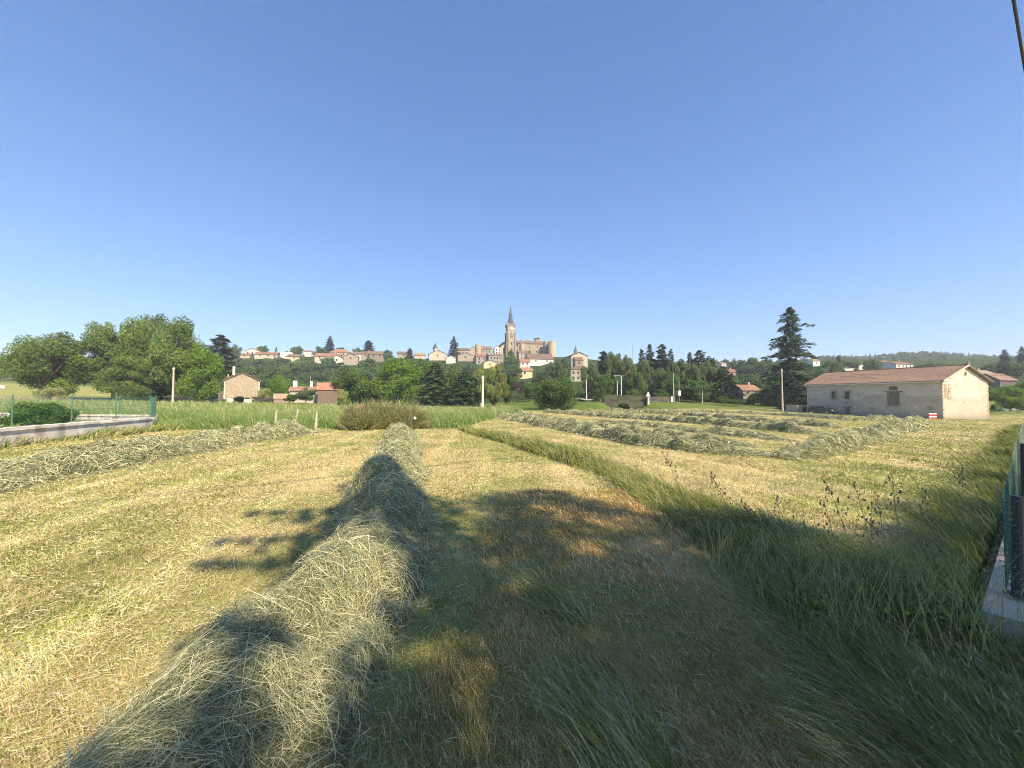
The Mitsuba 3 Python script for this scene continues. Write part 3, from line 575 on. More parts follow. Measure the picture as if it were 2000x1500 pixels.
# ------------------------------------------------------------------ houses
def flat(m, rgb, var=0.0, r=R):
    """The mesh with a vertex colour; with var > 0 each face gets its own shade."""
    v, f = m; f = np.asarray(f)
    if f.shape[1] == 4: f = np.vstack([f[:, [0,1,2]], f[:, [0,2,3]]])
    if not var: return (v, f), np.tile(np.array(rgb, float), (len(v), 1))
    v2 = np.asarray(v)[f].reshape(-1, 3); k = r.uniform(1-var, 1+var, (len(f)+1)//2).repeat(2)[:len(f)]
    return (v2, np.arange(len(v2)).reshape(-1, 3)), np.repeat(np.clip(np.array(rgb)[None]*k[:, None], 0, .9), 3, 0)
def painted(parent, name, m, rgb, var=0.0, **kw):
    m2, c = flat(m, rgb, var); return part(parent, name, m2, 'paint', color=c, **kw)
def slab(a, b, c, d, th, nu=1, nv=1):
    """A roof plane a-b (eaves) d-c (ridge) of thickness th, its top cut in nu x nv patches."""
    a, b, c, d = (np.array(q, float) for q in (a, b, c, d))
    u, v = np.linspace(0, 1, nu+1), np.linspace(0, 1, nv+1)
    G = np.array([[(a*(1-i)+b*i)*(1-j)+(d*(1-i)+c*i)*j for j in v] for i in u]).reshape(-1, 3)
    F = grid_faces(nu+1, nv+1); nrm = np.cross(b-a, d-a); nrm /= np.linalg.norm(nrm)
    lo = np.array([a, b, c, d])-nrm*th; o = len(G)
    up = np.array([a, b, c, d])
    V = np.vstack([G, lo, up])
    L, Uo = o, o+4
    E = [[L, L+3, L+2, L+1]]+[[L+i, L+(i+1) % 4, Uo+(i+1) % 4, Uo+i] for i in range(4)]
    return V, np.vstack([F, E])
def shell(c, w, d, z0, ze, zt, rz, ridge):
    """Walls with gables (local frame: x across, y back)."""
    if ridge == 'y': m = extrude([(-w/2, z0), (w/2, z0), (w/2, ze), (0, zt), (-w/2, ze)], -d/2, d/2)
    elif ridge in 'xX':
        v, f = extrude([(-d/2, z0), (d/2, z0), (d/2, ze), (0, zt), (-d/2, ze)], -w/2, w/2); m = np.stack([v[:, 1], -v[:, 0], v[:, 2]], 1), f
    else: m = box((0, 0, (z0+ze)/2), (w, d, ze-z0))
    return rot(m, rz, (c[0], c[1], 0))
def roof_mesh(c, w, d, ze, zt, rz, ridge, over=.45, th=.16, n=(6, 4)):
    o = over; ms = []
    if ridge == 'y':
        k = (zt-ze)/(w/2); e = ze-k*o
        ms = [slab((-w/2-o, d/2+o, e), (-w/2-o, -d/2-o, e), (0, -d/2-o, zt), (0, d/2+o, zt), th, *n), slab((w/2+o, -d/2-o, e), (w/2+o, d/2+o, e), (0, d/2+o, zt), (0, -d/2-o, zt), th, *n)]
    elif ridge in 'xX':
        k = (zt-ze)/(d/2); e = ze-k*o
        ms = [slab((-w/2-o, -d/2-o, e), (w/2+o, -d/2-o, e), (w/2+o, 0, zt), (-w/2-o, 0, zt), th, *n), slab((w/2+o, d/2+o, e), (-w/2-o, d/2+o, e), (-w/2-o, 0, zt), (w/2+o, 0, zt), th, *n)]
    else:
        q = max(0.05, (w-d)/2)*.9; k = (zt-ze)/(d/2); e = ze-k*o; W, Dd = w/2+o, d/2+o
        ms = [slab((-W, -Dd, e), (W, -Dd, e), (q, 0, zt), (-q, 0, zt), th, *n), slab((W, Dd, e), (-W, Dd, e), (-q, 0, zt), (q, 0, zt), th, *n),
              slab((-W, Dd, e), (-W, -Dd, e), (-q, 0, zt), (-q, 0.001, zt), th, *n), slab((W, -Dd, e), (W, Dd, e), (q, 0.001, zt), (q, 0, zt), th, *n)]
    v, f = cat(ms); v = v.copy(); v[:, 2] += th*1.05
    return rot((v, f), rz, (c[0], c[1], 0))
def place_local(c, rz, p):
    ca, sa = math.cos(rz), math.sin(rz); return c[0]+p[0]*ca-p[1]*sa, c[1]+p[0]*sa+p[1]*ca
HR = np.random.default_rng(11)
def house(label, px0, px1, rt, re, rb, Y, ridge, wall, roof, nwin, nchim, rdeg=15, dep=.75, cat_='house', base_drop=4.0, name='house'):
    rz = math.radians(rdeg); W = (px1-px0)/FOC*Y
    d_over_w = .5 if ridge == 'X' else dep
    w = W/(math.cos(rz)+d_over_w*abs(math.sin(rz))); d = w*d_over_w
    if ridge in 'xh': d = min(d, 9.5); w = (W-d*abs(math.sin(rz)))/math.cos(rz)
    c = np.array([xr((px0+px1)/2, Y), Y+d/2*math.cos(rz)])
    zt, ze, z0 = zr(rt, Y), zr(re, Y), zr(rb, Y)-base_drop
    k = thing(name, label, cat_)
    painted(k, 'wall', shell(c, w, d, z0, ze, zt, rz, ridge), np.array(wall)*HR.uniform(.92, 1.05))
    painted(k, 'roof', roof_mesh(c, w, d, ze, zt, rz, ridge, over=min(.5, w*.06), n=(10, 6)), np.array(roof)*HR.uniform(.9, 1.1), .14)
    h = ze-zr(rb, Y)
    for i in range(nwin):
        u = (-.5+(i+.5)/nwin+HR.uniform(-.03, .03))*w*.86; vz = zr(rb, Y)+h*(.62 if h < 4 else .70)
        ww, wh = min(1.1, w/nwin*.36), min(1.5, h*.38)
        x, y = place_local(c, rz, (u, -d/2-.02)); wk = key_for('window', k)
        put(wk+'__pane', box((x, y, vz), (ww, .05, wh), rz), 'dark_glass')
        x2, y2 = place_local(c, rz, (u, -d/2-.035)); o = min(.12, ww*.12)
        sx = [(0, wh/2+o/2, ww+2*o, o), (0, -wh/2-o/2, ww+2*o, o), (-ww/2-o/2, 0, o, wh), (ww/2+o/2, 0, o, wh)]
        fr = cat([box((x2+a*math.cos(rz), y2+a*math.sin(rz), vz+b), (e, .08, g), rz) for a, b, e, g in sx]); m2, cc = flat(fr, np.clip(np.array(wall)*1.15, 0, .8))
        scene[wk+'__frame'] = ply(m2, 'paint', color=cc)
        if h > 5.5:
            wk = key_for('window', k); put(wk+'__pane', box((x, y, vz-h*.45), (ww, .05, wh), rz), 'dark_glass')
    for i in range(nchim):
        x, y = place_local(c, rz, ((.28-.5*i)*w if ridge != 'y' else .12*w, .08*d))
        painted(k, 'chimney', box((x, y, zt+.25), (.7, .6, 1.7), rz), (.42, .30, .22))
    return k, c, w, d, rz, (zt, ze, z0)
for hsp in HOUSES:
    hk = house(*hsp)
# thin antenna on the hipped house, pyramid turret, stub tower, small spire
def tower(label, px, Y, r, top, base, rgb, sides=20, roof=None, name='tower', cat_='tower', var=.08):
    k = thing(name, label, cat_); x, z0, z1 = xr(px, Y), zr(base, Y)-5, zr(top, Y)
    zz = np.linspace(z0, z1, 9); painted(k, 'wall', tube([(x, Y, z) for z in zz], np.linspace(r*1.05, r, 9), sides), rgb, var)
    if roof: painted(k, 'roof', tube([(x, Y, z1+.02), (x, Y, z1+.03), (x, Y, zr(roof[0], Y))], [r*1.0, r*1.15, .05], sides), roof[1], .08)
    return k, x, z1
tower('squat round stone tower with a flat broken top left of the church', 934, 335, 2.75, 673, 696, (.37, .305, .22))
tower('small stone turret with steep dark pyramid roof on the skyline', 849.5, 324, 2.0, 681, 690, CREAM, 4, (669, (.10, .11, .12)), 'turret')
k, x, z1 = tower('small dark slate spire rising behind the tall cream-gabled house', 1124.5, 330, 1.55, 688, 697, GREY, 8, (674, (.12, .125, .15)), 'small_spire', 'spire')
k = thing('antenna', 'thin antenna mast on the big orange-roofed skyline house', 'antenna'); put(k, tube([(xr(671, 306), 308, zr(684, 306)), (xr(671, 306), 308, zr(668, 306))], [.16, .05], 5), 'galvanised')
k = thing('radio_mast', 'faint lattice radio mast above the trees right of the church town', 'mast')
zz = np.linspace(zr(715, 500), zr(672, 500), 12); X0 = xr(1236, 500)
put(k, cat([tube([(X0+a, 500+b, zz[0]), (X0+a*.3, 500+b*.3, zz[-1])], .09, 4) for a, b in ((-.9, -.5), (.9, -.5), (0, .9))]+[tube([(X0+(-.9 if i % 2 else .9)*(1-.7*i/12), 499.5, zz[i]), (X0+(.9 if i % 2 else -.9)*(1-.7*(i+1)/12), 499.5, zz[i+1])], .06, 4) for i in range(11)]), 'galvanised')

# church: tower with spire, nave
def church():
    Y, rz = 350., math.radians(15); c = np.array([xr(997.2, Y), Y]); k = thing('church', 'stone church with tall slate spire, clock and belfry, crowning the hill town', 'church')
    zb, zt, ztip = zr(698, Y)-6, zr(637.5, Y), zr(597, Y); hw = 3.55
    ST, ST2 = (.33, .30, .245), (.26, .24, .20)
    L = lambda m: rot(m, rz, (c[0], c[1], 0))
    painted(k, 'tower', L(cat([box((0, 0, (zb+zt)/2), (2*hw, 2*hw, zt-zb))])), ST)
    z1, z2 = zr(669.5, Y), zr(650, Y)
    painted(k, 'string_course', L(cat([box((0, 0, z), (2*hw+.5, 2*hw+.5, .45)) for z in (zr(684, Y), z1, zr(645.6, Y))]+[box((0, 0, zt+.25), (2*hw+.8, 2*hw+.8, .6))])), ST2)
    for sx in (-1, 1):
        for sy in (-1, 1):
            painted(k, 'buttress', L(cat([box((sx*(hw+.45), sy*(hw-.55), (zb+z2)/2), (1.1, 1.0, z2-zb)), box((sx*(hw-.55), sy*(hw+.45), (zb+z2)/2), (1.0, 1.1, z2-zb)), box((sx*(hw+.8), sy*(hw-.55), (zb+zr(676, Y))/2), (1.0, 1.02, zr(676, Y)-zb)), box((sx*(hw-.55), sy*(hw+.8), (zb+zr(676, Y))/2), (1.02, 1.0, zr(676, Y)-zb))])), ST2)
            px, py = sx*(hw+.05), sy*(hw+.05)
            painted(k, 'pinnacle', L(cat([box((px, py, zt+.4), (1.15, 1.15, 2.6)), tube([(px, py, zt+1.7), (px, py, zt+4.1)], [.75, .05], 4)])), ST2)
    for i in range(5):
        a = (-.5+(i+.5)/5)*2*(hw-.7)
        painted(k, 'parapet_stone', L(cat([box((a, -hw-.1, zt+1.0), (.75, .4, 1.1)), box((-hw-.1, a, zt+1.0), (.4, .75, 1.1))])), ST2)
    painted(k, 'spire', L(tube([(0, 0, zt+.5), (0, 0, zt+3.0), (0, 0, ztip-.8), (0, 0, ztip)], [hw*.93, hw*.74, .14, .03], 8)), (.085, .095, .125), .06)
    for s in (0, 1):
        painted(k, 'spire_dormer', L(cat([tube([(0, -hw*.55, zt+2.2), (0, -hw*.55, zt+4.2)], [.75, .05], 4)])) if s == 0 else L(tube([(-hw*.55, 0, zt+2.2), (-hw*.55, 0, zt+4.2)], [.75, .05], 4)), (.13, .14, .17))
    def lancet(w, h, th=.1, n=8):
        r = w; top = [(w/2-r+r*math.cos(a), h-w*.86+r*math.sin(a)) for a in np.linspace(0, math.pi/3, n)]
        return [(-w/2, 0), (w/2, 0)]+top+[(-x, z) for x, z in top[::-1][1:]]
    def on_front(poly, z, d0, d1, u=0): v, f = extrude(poly, d0, d1); v = v+[u, -hw, z]; return v, f
    wk = key_for('belfry_window', k)
    m2, cc = flat(L(on_front(lancet(2.2, 5.6), zr(661.5, Y), -.08, .1)), (.10, .095, .085)); scene[wk+'__opening'] = ply(m2, 'paint', color=cc)  # solid dark prism, the shade of the recess put into its colour
    mul = [box((a, -hw-.12, zr(661.5, Y)+2.0), (.22, .2, 4.0)) for a in (0,)]+[tube([(.75*math.cos(t), -hw-.13, zr(661.5, Y)+4.0+.75*math.sin(t)) for t in np.linspace(0, 2*np.pi, 13)], .10, 5, False)]
    arch = [(x*1.12, -hw-.12, zr(661.5, Y)+z*1.02) for x, z in lancet(2.2, 5.6)[1:]]
    m2, cc = flat(L(cat(mul+[tube(arch, .18, 5)])), (.62, .52, .36)); scene[wk+'__tracery'] = ply(m2, 'paint', color=cc)
    painted(k, 'belfry_opening', L(rot(on_front(lancet(2.2, 5.6), zr(661.5, Y), -.08, .1), -math.pi/2)), (.07, .065, .06))  # side belfry: another dark prism with the recess shade in its colour
    painted(k, 'lower_window', L(on_front(lancet(1.2, 2.4), zr(674.5, Y), -.06, .1)), (.06, .05, .045))
    painted(k, 'portal', L(on_front(lancet(2.0, 3.4), zr(687, Y), -.06, .1)), (.08, .07, .06))
    ck = key_for('clock', k); zc = zr(643.2, Y)
    v, f = tube([(0, -.0, 0), (0, -.18, 0)], 1.2, 24); scene[ck+'__dial'] = ply(L((v+[.35, -hw-.02, zc], f)), 'white_paint')
    scene[ck+'__hand'] = ply(L(cat([box((.35, -hw-.24, zc+.35), (.14, .05, .8)), box((.62, -hw-.25, zc-.1), (.6, .05, .14))])), 'dark_metal')
    # nave, its gable behind the tower
    nw, nd = 17.0, 34.0; zn, ze = zr(661.5, Y), zr(678.5, Y)
    def NL(m): v, f = m; v = v+[-.8, nd/2+1.2, 0]; return L((v, f))
    painted(k, 'nave_wall', NL(shell((0, 0), nw, nd, zb, ze, zn, 0, 'y')), (.48, .41, .30))
    painted(k, 'nave_roof', NL(roof_mesh((0, 0), nw, nd, ze, zn, 0, 'y', .4, .25, (12, 6))), (.17, .13, .11), .1)
    for s, u in ((0, -6.0), (1, 6.0)):
        wk = key_for('nave_window', k); m2, cc = flat(L(on_front(lancet(1.6, 5.2), zr(690, Y), -.08, .1, u)), (.10, .09, .08)); m2 = (m2[0]+np.array([-math.sin(rz), math.cos(rz), 0])*(hw+1.15), m2[1])
        scene[wk+'__pane'] = ply(m2, 'paint', color=cc)
    for u in (-8.1, -4.2, 4.2, 7.2): painted(k, 'nave_buttress', L(box((u, 1.0, (zb+zr(680, Y))/2), (.9, 1.2, zr(680, Y)-zb))), ST2)
church()
# castle
def castle():
    Y, rz = 361., math.radians(12); k = thing('castle', 'long stone castle with tiled roof, lantern and round corner tower right of the church', 'castle')
    W = (1066-1008)/FOC*Y; d = 11.; w = (W-d*math.sin(rz))/math.cos(rz)+1.5; c = np.array([xr(1037.5, Y), Y+d/2]); ST = (.29, .255, .20)
    painted(k, 'wall', shell(c, w, d, zr(700, Y)-6, zr(670.8, Y), zr(664.5, Y), rz, 'x'), ST)
    painted(k, 'roof', roof_mesh(c, w, d, zr(670.8, Y), zr(664.5, Y), rz, 'x', .7, .3, (20, 6)), (.17, .135, .115), .12)
    x, y = place_local(c, rz, (w*.23, .5)); lz = zr(659.5, Y)
    lk = key_for('lantern', k)
    m2, cc = flat(box((x, y, lz-1.9), (4.4, 4.4, 3.8), rz), (.28, .21, .17)); scene[lk+'__wall'] = ply(m2, 'paint', color=cc)
    m2, cc = flat(tube([(x, y, lz+.02), (x, y, lz+.1), (x, y, lz+1.5)], [3.0, 3.5, .1], 8), (.22, .15, .12)); scene[lk+'__roof'] = ply(m2, 'paint', color=cc)
    for i, u in enumerate((-.33, -.1, .18, .3, .4)):
        wk = key_for('window', k); xx, yy = place_local(c, rz, (u*w, -d/2-.03)); m2, cc = flat(box((xx, yy, zr(677+(i % 2)*1.5, Y)), (.9, .12, 1.4), rz), (.10, .085, .07)); scene[wk+'__pane'] = ply(m2, 'paint', color=cc)
    for i, u in enumerate((.16, .36)):
        wk = key_for('window', k); xx, yy = place_local(c, rz, (u*w, -d/2-.03)); m2, cc = flat(box((xx, yy, zr(686.5, Y)), (1.3, .12, 1.9), rz), (.08, .07, .06)); scene[wk+'__pane'] = ply(m2, 'paint', color=cc)
    xx, yy = place_local(c, rz, (-.36*w, -d/2-.6)); zz = np.linspace(zr(700, Y)-4, zr(671.8, Y), 7)
    painted(k, 'stair_turret', tube([(xx, yy, z) for z in zz], 2.2, 16), (.37, .31, .225), .05)
    painted(k, 'chimney', box((*place_local(c, rz, (-.15*w, 0)), zr(664, Y)+.6), (1.1, .9, 2.2), rz), ST)
    YT = 350.; tx = xr(1078.8, YT); zz = np.linspace(zr(702, YT)-8, zr(667.3, YT), 14)
    painted(k, 'round_tower', tube([(tx, YT, z) for z in zz], np.linspace(3.75, 3.55, 14), 26), (.42, .35, .255), .07)
    xm = xr(1067.5, 357.); painted(k, 'curtain_wall', box((xm, 357., (zr(702, 357)-8+zr(667.8, 357))/2), (4.6, 5, zr(667.8, 357)-zr(702, 357)+8), rz), (.25, .22, .185))
    a = np.random.default_rng(5)
    for i in range(7):
        t = i/7*2*np.pi; painted(k, 'battlement', box((tx+3.3*math.cos(t), YT+3.3*math.sin(t), zr(667.3, YT)+.15), (1.1, 1.1, .3+a.uniform(.1, .5)), t), (.48, .40, .28))
castle()

# ------------------------------------------------------------------ the barn on the right
import manifold3d as mf
def barn():
    k = thing('barn', 'long pale rendered stone barn with clay tile roof standing behind the right field', 'barn')
    th = math.radians(15.6); ex, ey = np.array([math.cos(th), math.sin(th)]), np.array([-math.sin(th), math.cos(th)])
    G = np.array([xr(1840, 60.), 60.]); Wd, Ln = 11.4, 20.9
    z0, ze, zt = zr(819, 60)-.8, zr(743, 60), zr(715, 61.5)
    L = lambda m: rot(m, th, (G[0], G[1], 0))
    def fs(px): b = (px-1000)/FOC; return (G[0]-60*b)/(math.sin(th)+math.cos(th)*b)
    def fz(px, py): return zr(py, 60+math.cos(th)*fs(px))
    def gw(px): b = (px-1000)/FOC; return (60*b-G[0])/(math.cos(th)-math.sin(th)*b)
    poly = [(0, z0), (Wd, z0), (Wd, ze), (Wd/2, zt), (0, ze)]
    v, f = extrude(poly, 0, Ln)
    body = mf.Manifold(mf.Mesh(np.asarray(v, np.float32), np.asarray(f[:, ::-1] if trimesh.Trimesh(v, f).volume < 0 else f, np.uint32)))
    # openings of the long side: left px, right px, top row, bottom row, depth
    OPN = {'window': [(1623.5, 1632.5, 764.5, 778.5), (1649, 1659, 764.5, 779)], 'attic': [(1650, 1660, 749.3, 752.8)], 'door': [(1650, 1659, 796, 809)], 'hay': [(1732, 1756.5, 766, 792)], 'upper': [(1735, 1752.5, 754.5, 762)], 'blind': [(1694.5, 1706, 794, 808)]}
    def cut(s0, s1, za, zb, dep): return mf.Manifold.cube([dep+.2, s1-s0, zb-za]).translate([-.2, s0, za])
    R_ = {}
    for kind, lst in OPN.items():
        for a, b, t, bt in lst:
            s0, s1 = fs(b), fs(a); sm = (a+b)/2; r = (s0, s1, fz(sm, bt), fz(sm, t)); R_.setdefault(kind, []).append(r)
            body = body-cut(*r, {'window': .22, 'attic': .2, 'door': .25, 'hay': .14, 'upper': .22, 'blind': .05}[kind])
    ocx, ocz = gw(1886.5), zr(730.3, 61.5)
    body = body-mf.Manifold.cylinder(1.2, .30, .30, 20).scale([.75, 1.15, 1]).rotate([90, 0, 0]).translate([ocx, .4, ocz])
    mm = body.to_mesh(); part(k, 'wall', L((np.asarray(mm.vert_properties[:, :3]), np.asarray(mm.tri_verts))), 'barn_render')
    part(k, 'attic_vent', L(cat([tube([(ocx+.225*math.cos(t), -.02, ocz+.35*math.sin(t)) for t in np.linspace(0, 2*np.pi, 17)], .06, 5, False)])), 'rubble_stone')
    for nm, key, mat in (('window', 'window', 'dark_glass'),):
        for (s0, s1, za, zb) in R_['window']:
            wk = key_for('window', k)
            scene[wk+'__pane'] = ply(L(box((.19, (s0+s1)/2, (za+zb)/2), (.03, s1-s0-.04, zb-za-.04))), 'dark_glass')
            scene[wk+'__frame'] = ply(L(cat([box((.15, (s0+s1)/2, (za+zb)/2), (.05, .07, zb-za-.02)), box((.15, (s0+s1)/2, za+.6*(zb-za)), (.05, s1-s0-.02, .06))])), 'shutter_wood')
            scene[wk+'__surround'] = ply(L(cat([box((-.03, s0-.11, (za+zb)/2), (.10, .22, zb-za)), box((-.03, s1+.11, (za+zb)/2), (.10, .22, zb-za)), box((-.03, (s0+s1)/2, zb+.12), (.10, s1-s0+.5, .24)), box((-.04, (s0+s1)/2, za-.1), (.14, s1-s0+.5, .2))])), 'rubble_stone')
    s0, s1, za, zb = R_['attic'][0]; part(k, 'attic_opening', L(box((.18, (s0+s1)/2, (za+zb)/2), (.03, s1-s0-.02, zb-za-.02))), 'shutter_wood')
    s0, s1, za, zb = R_['upper'][0]; part(k, 'upper_hatch', L(box((.20, (s0+s1)/2, (za+zb)/2), (.03, s1-s0-.02, zb-za-.02))), 'shutter_wood')
    s0, s1, za, zb = R_['blind'][0]; part(k, 'blocked_opening', L(box((.04, (s0+s1)/2, (za+zb)/2), (.04, s1-s0-.02, zb-za-.02))), 'rubble_stone')
    for kind, nm, n in (('hay', 'hay_door', 9), ('door', 'door', 4)):
        s0, s1, za, zb = R_[kind][0]; dk = key_for(nm, k); w = (s1-s0)/n
        for i in range(n):
            pk = key_for('plank', dk); scene[pk] = ply(L(box((.10+.012*(i % 3), s0+(i+.5)*w, (za+zb)/2), (.04, w-.02, zb-za-.03))), 'weathered_wood')
        lk = key_for('lintel', dk); scene[lk] = ply(L(box((-.03, (s0+s1)/2, zb+.10), (.16, s1-s0+.8, .2))), 'weathered_wood')
        if kind == 'hay':
            lk = key_for('sill', dk); scene[lk] = ply(L(box((-.03, (s0+s1)/2, za-.1), (.16, s1-s0+.5, .2))), 'rubble_stone')
    # patches where the render has come off, and stones showing at the corner of the gable
    rr = np.random.default_rng(4)
    for i in range(9):
        for j in range(2):
            if rr.uniform() < .82:
                ww = rr.uniform(.35, .75); z = zr(780, 60)+i*.27; u = .45+j*.75+rr.uniform(0, .25)
                pk = key_for('stone', k+'__wall'); scene[pk] = ply(L(box((u+ww/2, -.02+rr.uniform(-.015, .01), z+.12), (ww, .09, .22))), 'rubble_stone')
    for i in range(10): scene[key_for('corner_stone', k+'__wall')] = ply(L(box((.17, -.015, zr(816, 60)+.15+i*.56), (.42 if i % 2 else .30, .07, .34))), 'rubble_stone')
    for i in range(8): scene[key_for('corner_stone', k+'__wall')] = ply(L(box((Wd-.17, -.015, zr(816, 60)+.3+i*.66), (.42 if i % 2 else .30, .07, .34))), 'rubble_stone')
    for px, py, sz in ((1883, 785, .35), (1690, 774, .3), (1653, 787, .5), (1690, 776, .2), (1815, 797, .5), (1678, 772, .3)):
        if px > 1840: scene[key_for('bare_patch', k)] = ply(L(tube([(gw(px), .02, zr(py, 60)), (gw(px), -.03, zr(py, 60))], [sz*.7, sz*.6], 7)), 'rubble_stone')
        else: scene[key_for('bare_patch', k)] = ply(L(tube([(.02, fs(px), fz(px, py)), (-.03, fs(px), fz(px, py))], [sz, sz*.85], 7)), 'rubble_stone')
    # roof of clay canal tiles: corrugated planes
    o, og = .55, .45; kk = (zt-ze)/(Wd/2)
    for side in (0, 1):
        s = np.arange(-og, Ln+og+.01, .055); u = np.linspace(-.02, Wd/2+o, 13)
        S_, U_ = np.meshgrid(s, u, indexing='ij')
        zz = zt-kk*np.maximum(U_, 0)+.16+.05*np.abs(np.sin(S_*math.pi/.22))+.02*((U_*2.6) % 1)+.05*(fb(S_*.4+side*9, U_*.4)-.5)
        X_ = Wd/2-U_ if side == 0 else Wd/2+U_
        m = (np.stack([X_.ravel(), S_.ravel(), zz.ravel()], 1), grid_faces(len(s), len(u))[:, ::-1 if side == 0 else 1])
        part(k, 'roof', L(m), 'clay_tile')
        e = slab((Wd/2-(Wd/2+o), Ln+og, ze-kk*o+.1), (Wd/2-(Wd/2+o), -og, ze-kk*o+.1), (Wd/2, -og, zt+.1), (Wd/2, Ln+og, zt+.1), .1) if side == 0 else slab((Wd+o, -og, ze-kk*o+.1), (Wd+o, Ln+og, ze-kk*o+.1), (Wd/2, Ln+og, zt+.1), (Wd/2, -og, zt+.1), .1)
        part(k, 'roof_deck', L(e), 'weathered_wood')
        x0, x1 = (-o, Wd/2) if side == 0 else (Wd+o, Wd/2)
        part(k, 'verge_board', L(tube([(x0, -og-.03, ze-kk*o+.08), (x1, -og-.03, zt+.08)], .13, 4)), 'grey_wood')
    for i in range(46): scene[key_for('ridge_tile', k+'__roof')] = ply(L(tube([(Wd/2, -og+i*(Ln+2*og)/46, zt+.19), (Wd/2, -og+(i+1.06)*(Ln+2*og)/46, zt+.215)], [.15, .13], 8)), 'clay_tile')
    for i in range(6):
        for s in (0, 1):
            t = (i+.5)/6; x = -o+.2+t*(Wd/2+o-.3); z = ze-kk*o+t*(zt-ze+kk*o)-.10; x = x if s == 0 else Wd-x
            scene[key_for('purlin', k)] = ply(L(box((x, -.2, z), (.16, .5, .18))), 'weathered_wood')
    part(k, 'gutter', L(tube([(-o-.06, -.1, ze-kk*o+.02), (-o-.06, Ln, ze-kk*o-.02)], .08, 6)), 'zinc')
    sp = fs(1670); part(k, 'drainpipe', L(tube([(-o-.06, sp, ze-kk*o), (-.12, sp, ze-.5), (-.12, sp, z0+1.0)], .05, 6)), 'zinc')
    part(k, 'drainpipe', L(tube([(-o-.06, Ln-.1, ze-kk*o), (-.12, Ln-.1, ze-.5), (-.12, Ln-.1, z0+1.0)], .05, 6)), 'zinc')
    part(k, 'finial', L(tube([(Wd/2, Ln-.2, zt+.2), (Wd/2, Ln-.2, zt+1.1)], .04, 5)), 'galvanised')
    part(k, 'finial', L(cat([box((Wd/2, -.35, zt+.38), (.3, .4, .3)), box((Wd/2, -.35, zt+.6), (.14, .2, .2))])), 'rubble_stone')
    # low store at the far end
    q = thing('store', 'small low pale concrete store beside the far end of the barn', 'shed')
    part(q, 'wall', L(box((-1.1, Ln+1.4, z0+1.35), (3.0, 2.4, 2.2))), 'slab_concrete'); part(q, 'roof', L(box((-1.1, Ln+1.4, z0+2.52), (3.3, 2.7, .13))), 'slab_concrete')  # store given a dimmer grey, its shade put into the colour
    part(q, 'door', L(box((-.7, Ln+.17, z0+1.2), (.9, .06, 1.7))), 'dark_metal')
    # hatchback parked along the long side
    C = L((np.array([[-2.35, fs(1627)+.3, 0.]]), np.zeros((0, 3), int)))[0][0]; zc = H(C[0], C[1])
    car(C[0], C[1], zc, th-math.pi/2)
    # red and white barrier leaning by the corner
    b = thing('barrier', 'low red and white striped barrier at the near corner of the barn', 'barrier')
    P = L((np.array([[-1.1, fs(1829), 0.]]), np.zeros((0, 3), int)))[0][0]; zb_ = H(P[0], P[1]); az = math.radians(4)
    for i, (mt, h0) in enumerate((('red_paint', .12), ('white_paint', .36), ('red_paint', .60), ('white_paint', .82))): scene[key_for('board', b)] = ply(box((P[0], P[1], zb_+h0+.1), (1.35, .07, .20 if mt == 'red_paint' else .14), az), mt)
    for s in (-.5, .5): scene[key_for('leg', b)] = ply(box((P[0]+s, P[1]+.08, zb_+.5), (.08, .06, 1.0), az), 'dark_metal')
def car(x, y, z, rz):
    k = thing('parked_car', 'dark green estate car parked against the long shaded side of the barn', 'car')
    L = lambda m: rot(m, rz, (x, y, z+.0))
    prof = [(-2.15, .35), (-2.2, .75), (-2.1, .98), (-1.95, 1.30), (-1.7, 1.43), (.0, 1.46), (.35, 1.40), (.95, .98), (1.7, .88), (2.05, .78), (2.18, .58), (2.15, .30), (1.75, .22), (-1.8, .22)]
    low = [(-2.15, .30), (-2.2, .72), (-2.12, .98), (.95, .98), (1.7, .88), (2.05, .78), (2.18, .58), (2.15, .30), (1.75, .22), (-1.8, .22)]
    v, f = extrude(low, -.86, .86); part(k, 'body', L((v, f)), 'car_green')
    v, f = extrude([(-2.1, .975), (-1.95, 1.30), (-1.7, 1.43), (0, 1.46), (.35, 1.40), (1.0, .975)], -.78, .78); v = v.copy(); v[:, 1] *= np.where(v[:, 2] > 1.2, .84, 1.0); part(k, 'cabin', L((v, f)), 'car_green')
    for s in (-1, 1):
        for (a, b) in ((-1.75, -.85), (-.75, .1), (.2, .75)):
            q = [(a, 1.02), (b, 1.02), (min(b, .42)-.06, 1.34), (a+.06 if a > -1.5 else a+.12, 1.34)]
            vv, ff = extrude(q, -.012, .012); vv = vv.copy(); vv[:, 1] += s*(.775-.10*(vv[:, 2]-1.02)/.32*1.0); part(k, 'side_window', L((vv, ff)), 'dark_glass')
        part(k, 'mirror', L(box((.72, s*.93, 1.02), (.12, .16, .11))), 'car_green')
        part(k, 'headlight', L(box((2.08, s*.62, .70), (.14, .34, .16))), 'lamp_lens')
        for xx in (-1.35, 1.35):
            w = key_for('wheel', k); scene[w+'__tyre'] = ply(L(tube([(xx, s*.70, .31), (xx, s*.90, .31)], .31, 20)), 'rubber'); scene[w+'__rim'] = ply(L(tube([(xx, s*.89, .31), (xx, s*.915, .31)], .19, 14)), 'galvanised')
    vv, ff = slab((.98, -.70, 1.0), (.98, .70, 1.0), (.40, .62, 1.395), (.40, -.62, 1.395), .02); part(k, 'windscreen', L((vv+[.02, 0, .01], ff)), 'dark_glass')
    part(k, 'number_plate', L(box((2.19, 0, .45), (.02, .5, .11))), 'white_paint'); part(k, 'grille', L(box((2.15, 0, .66), (.08, .7, .12))), 'dark_metal')
barn()

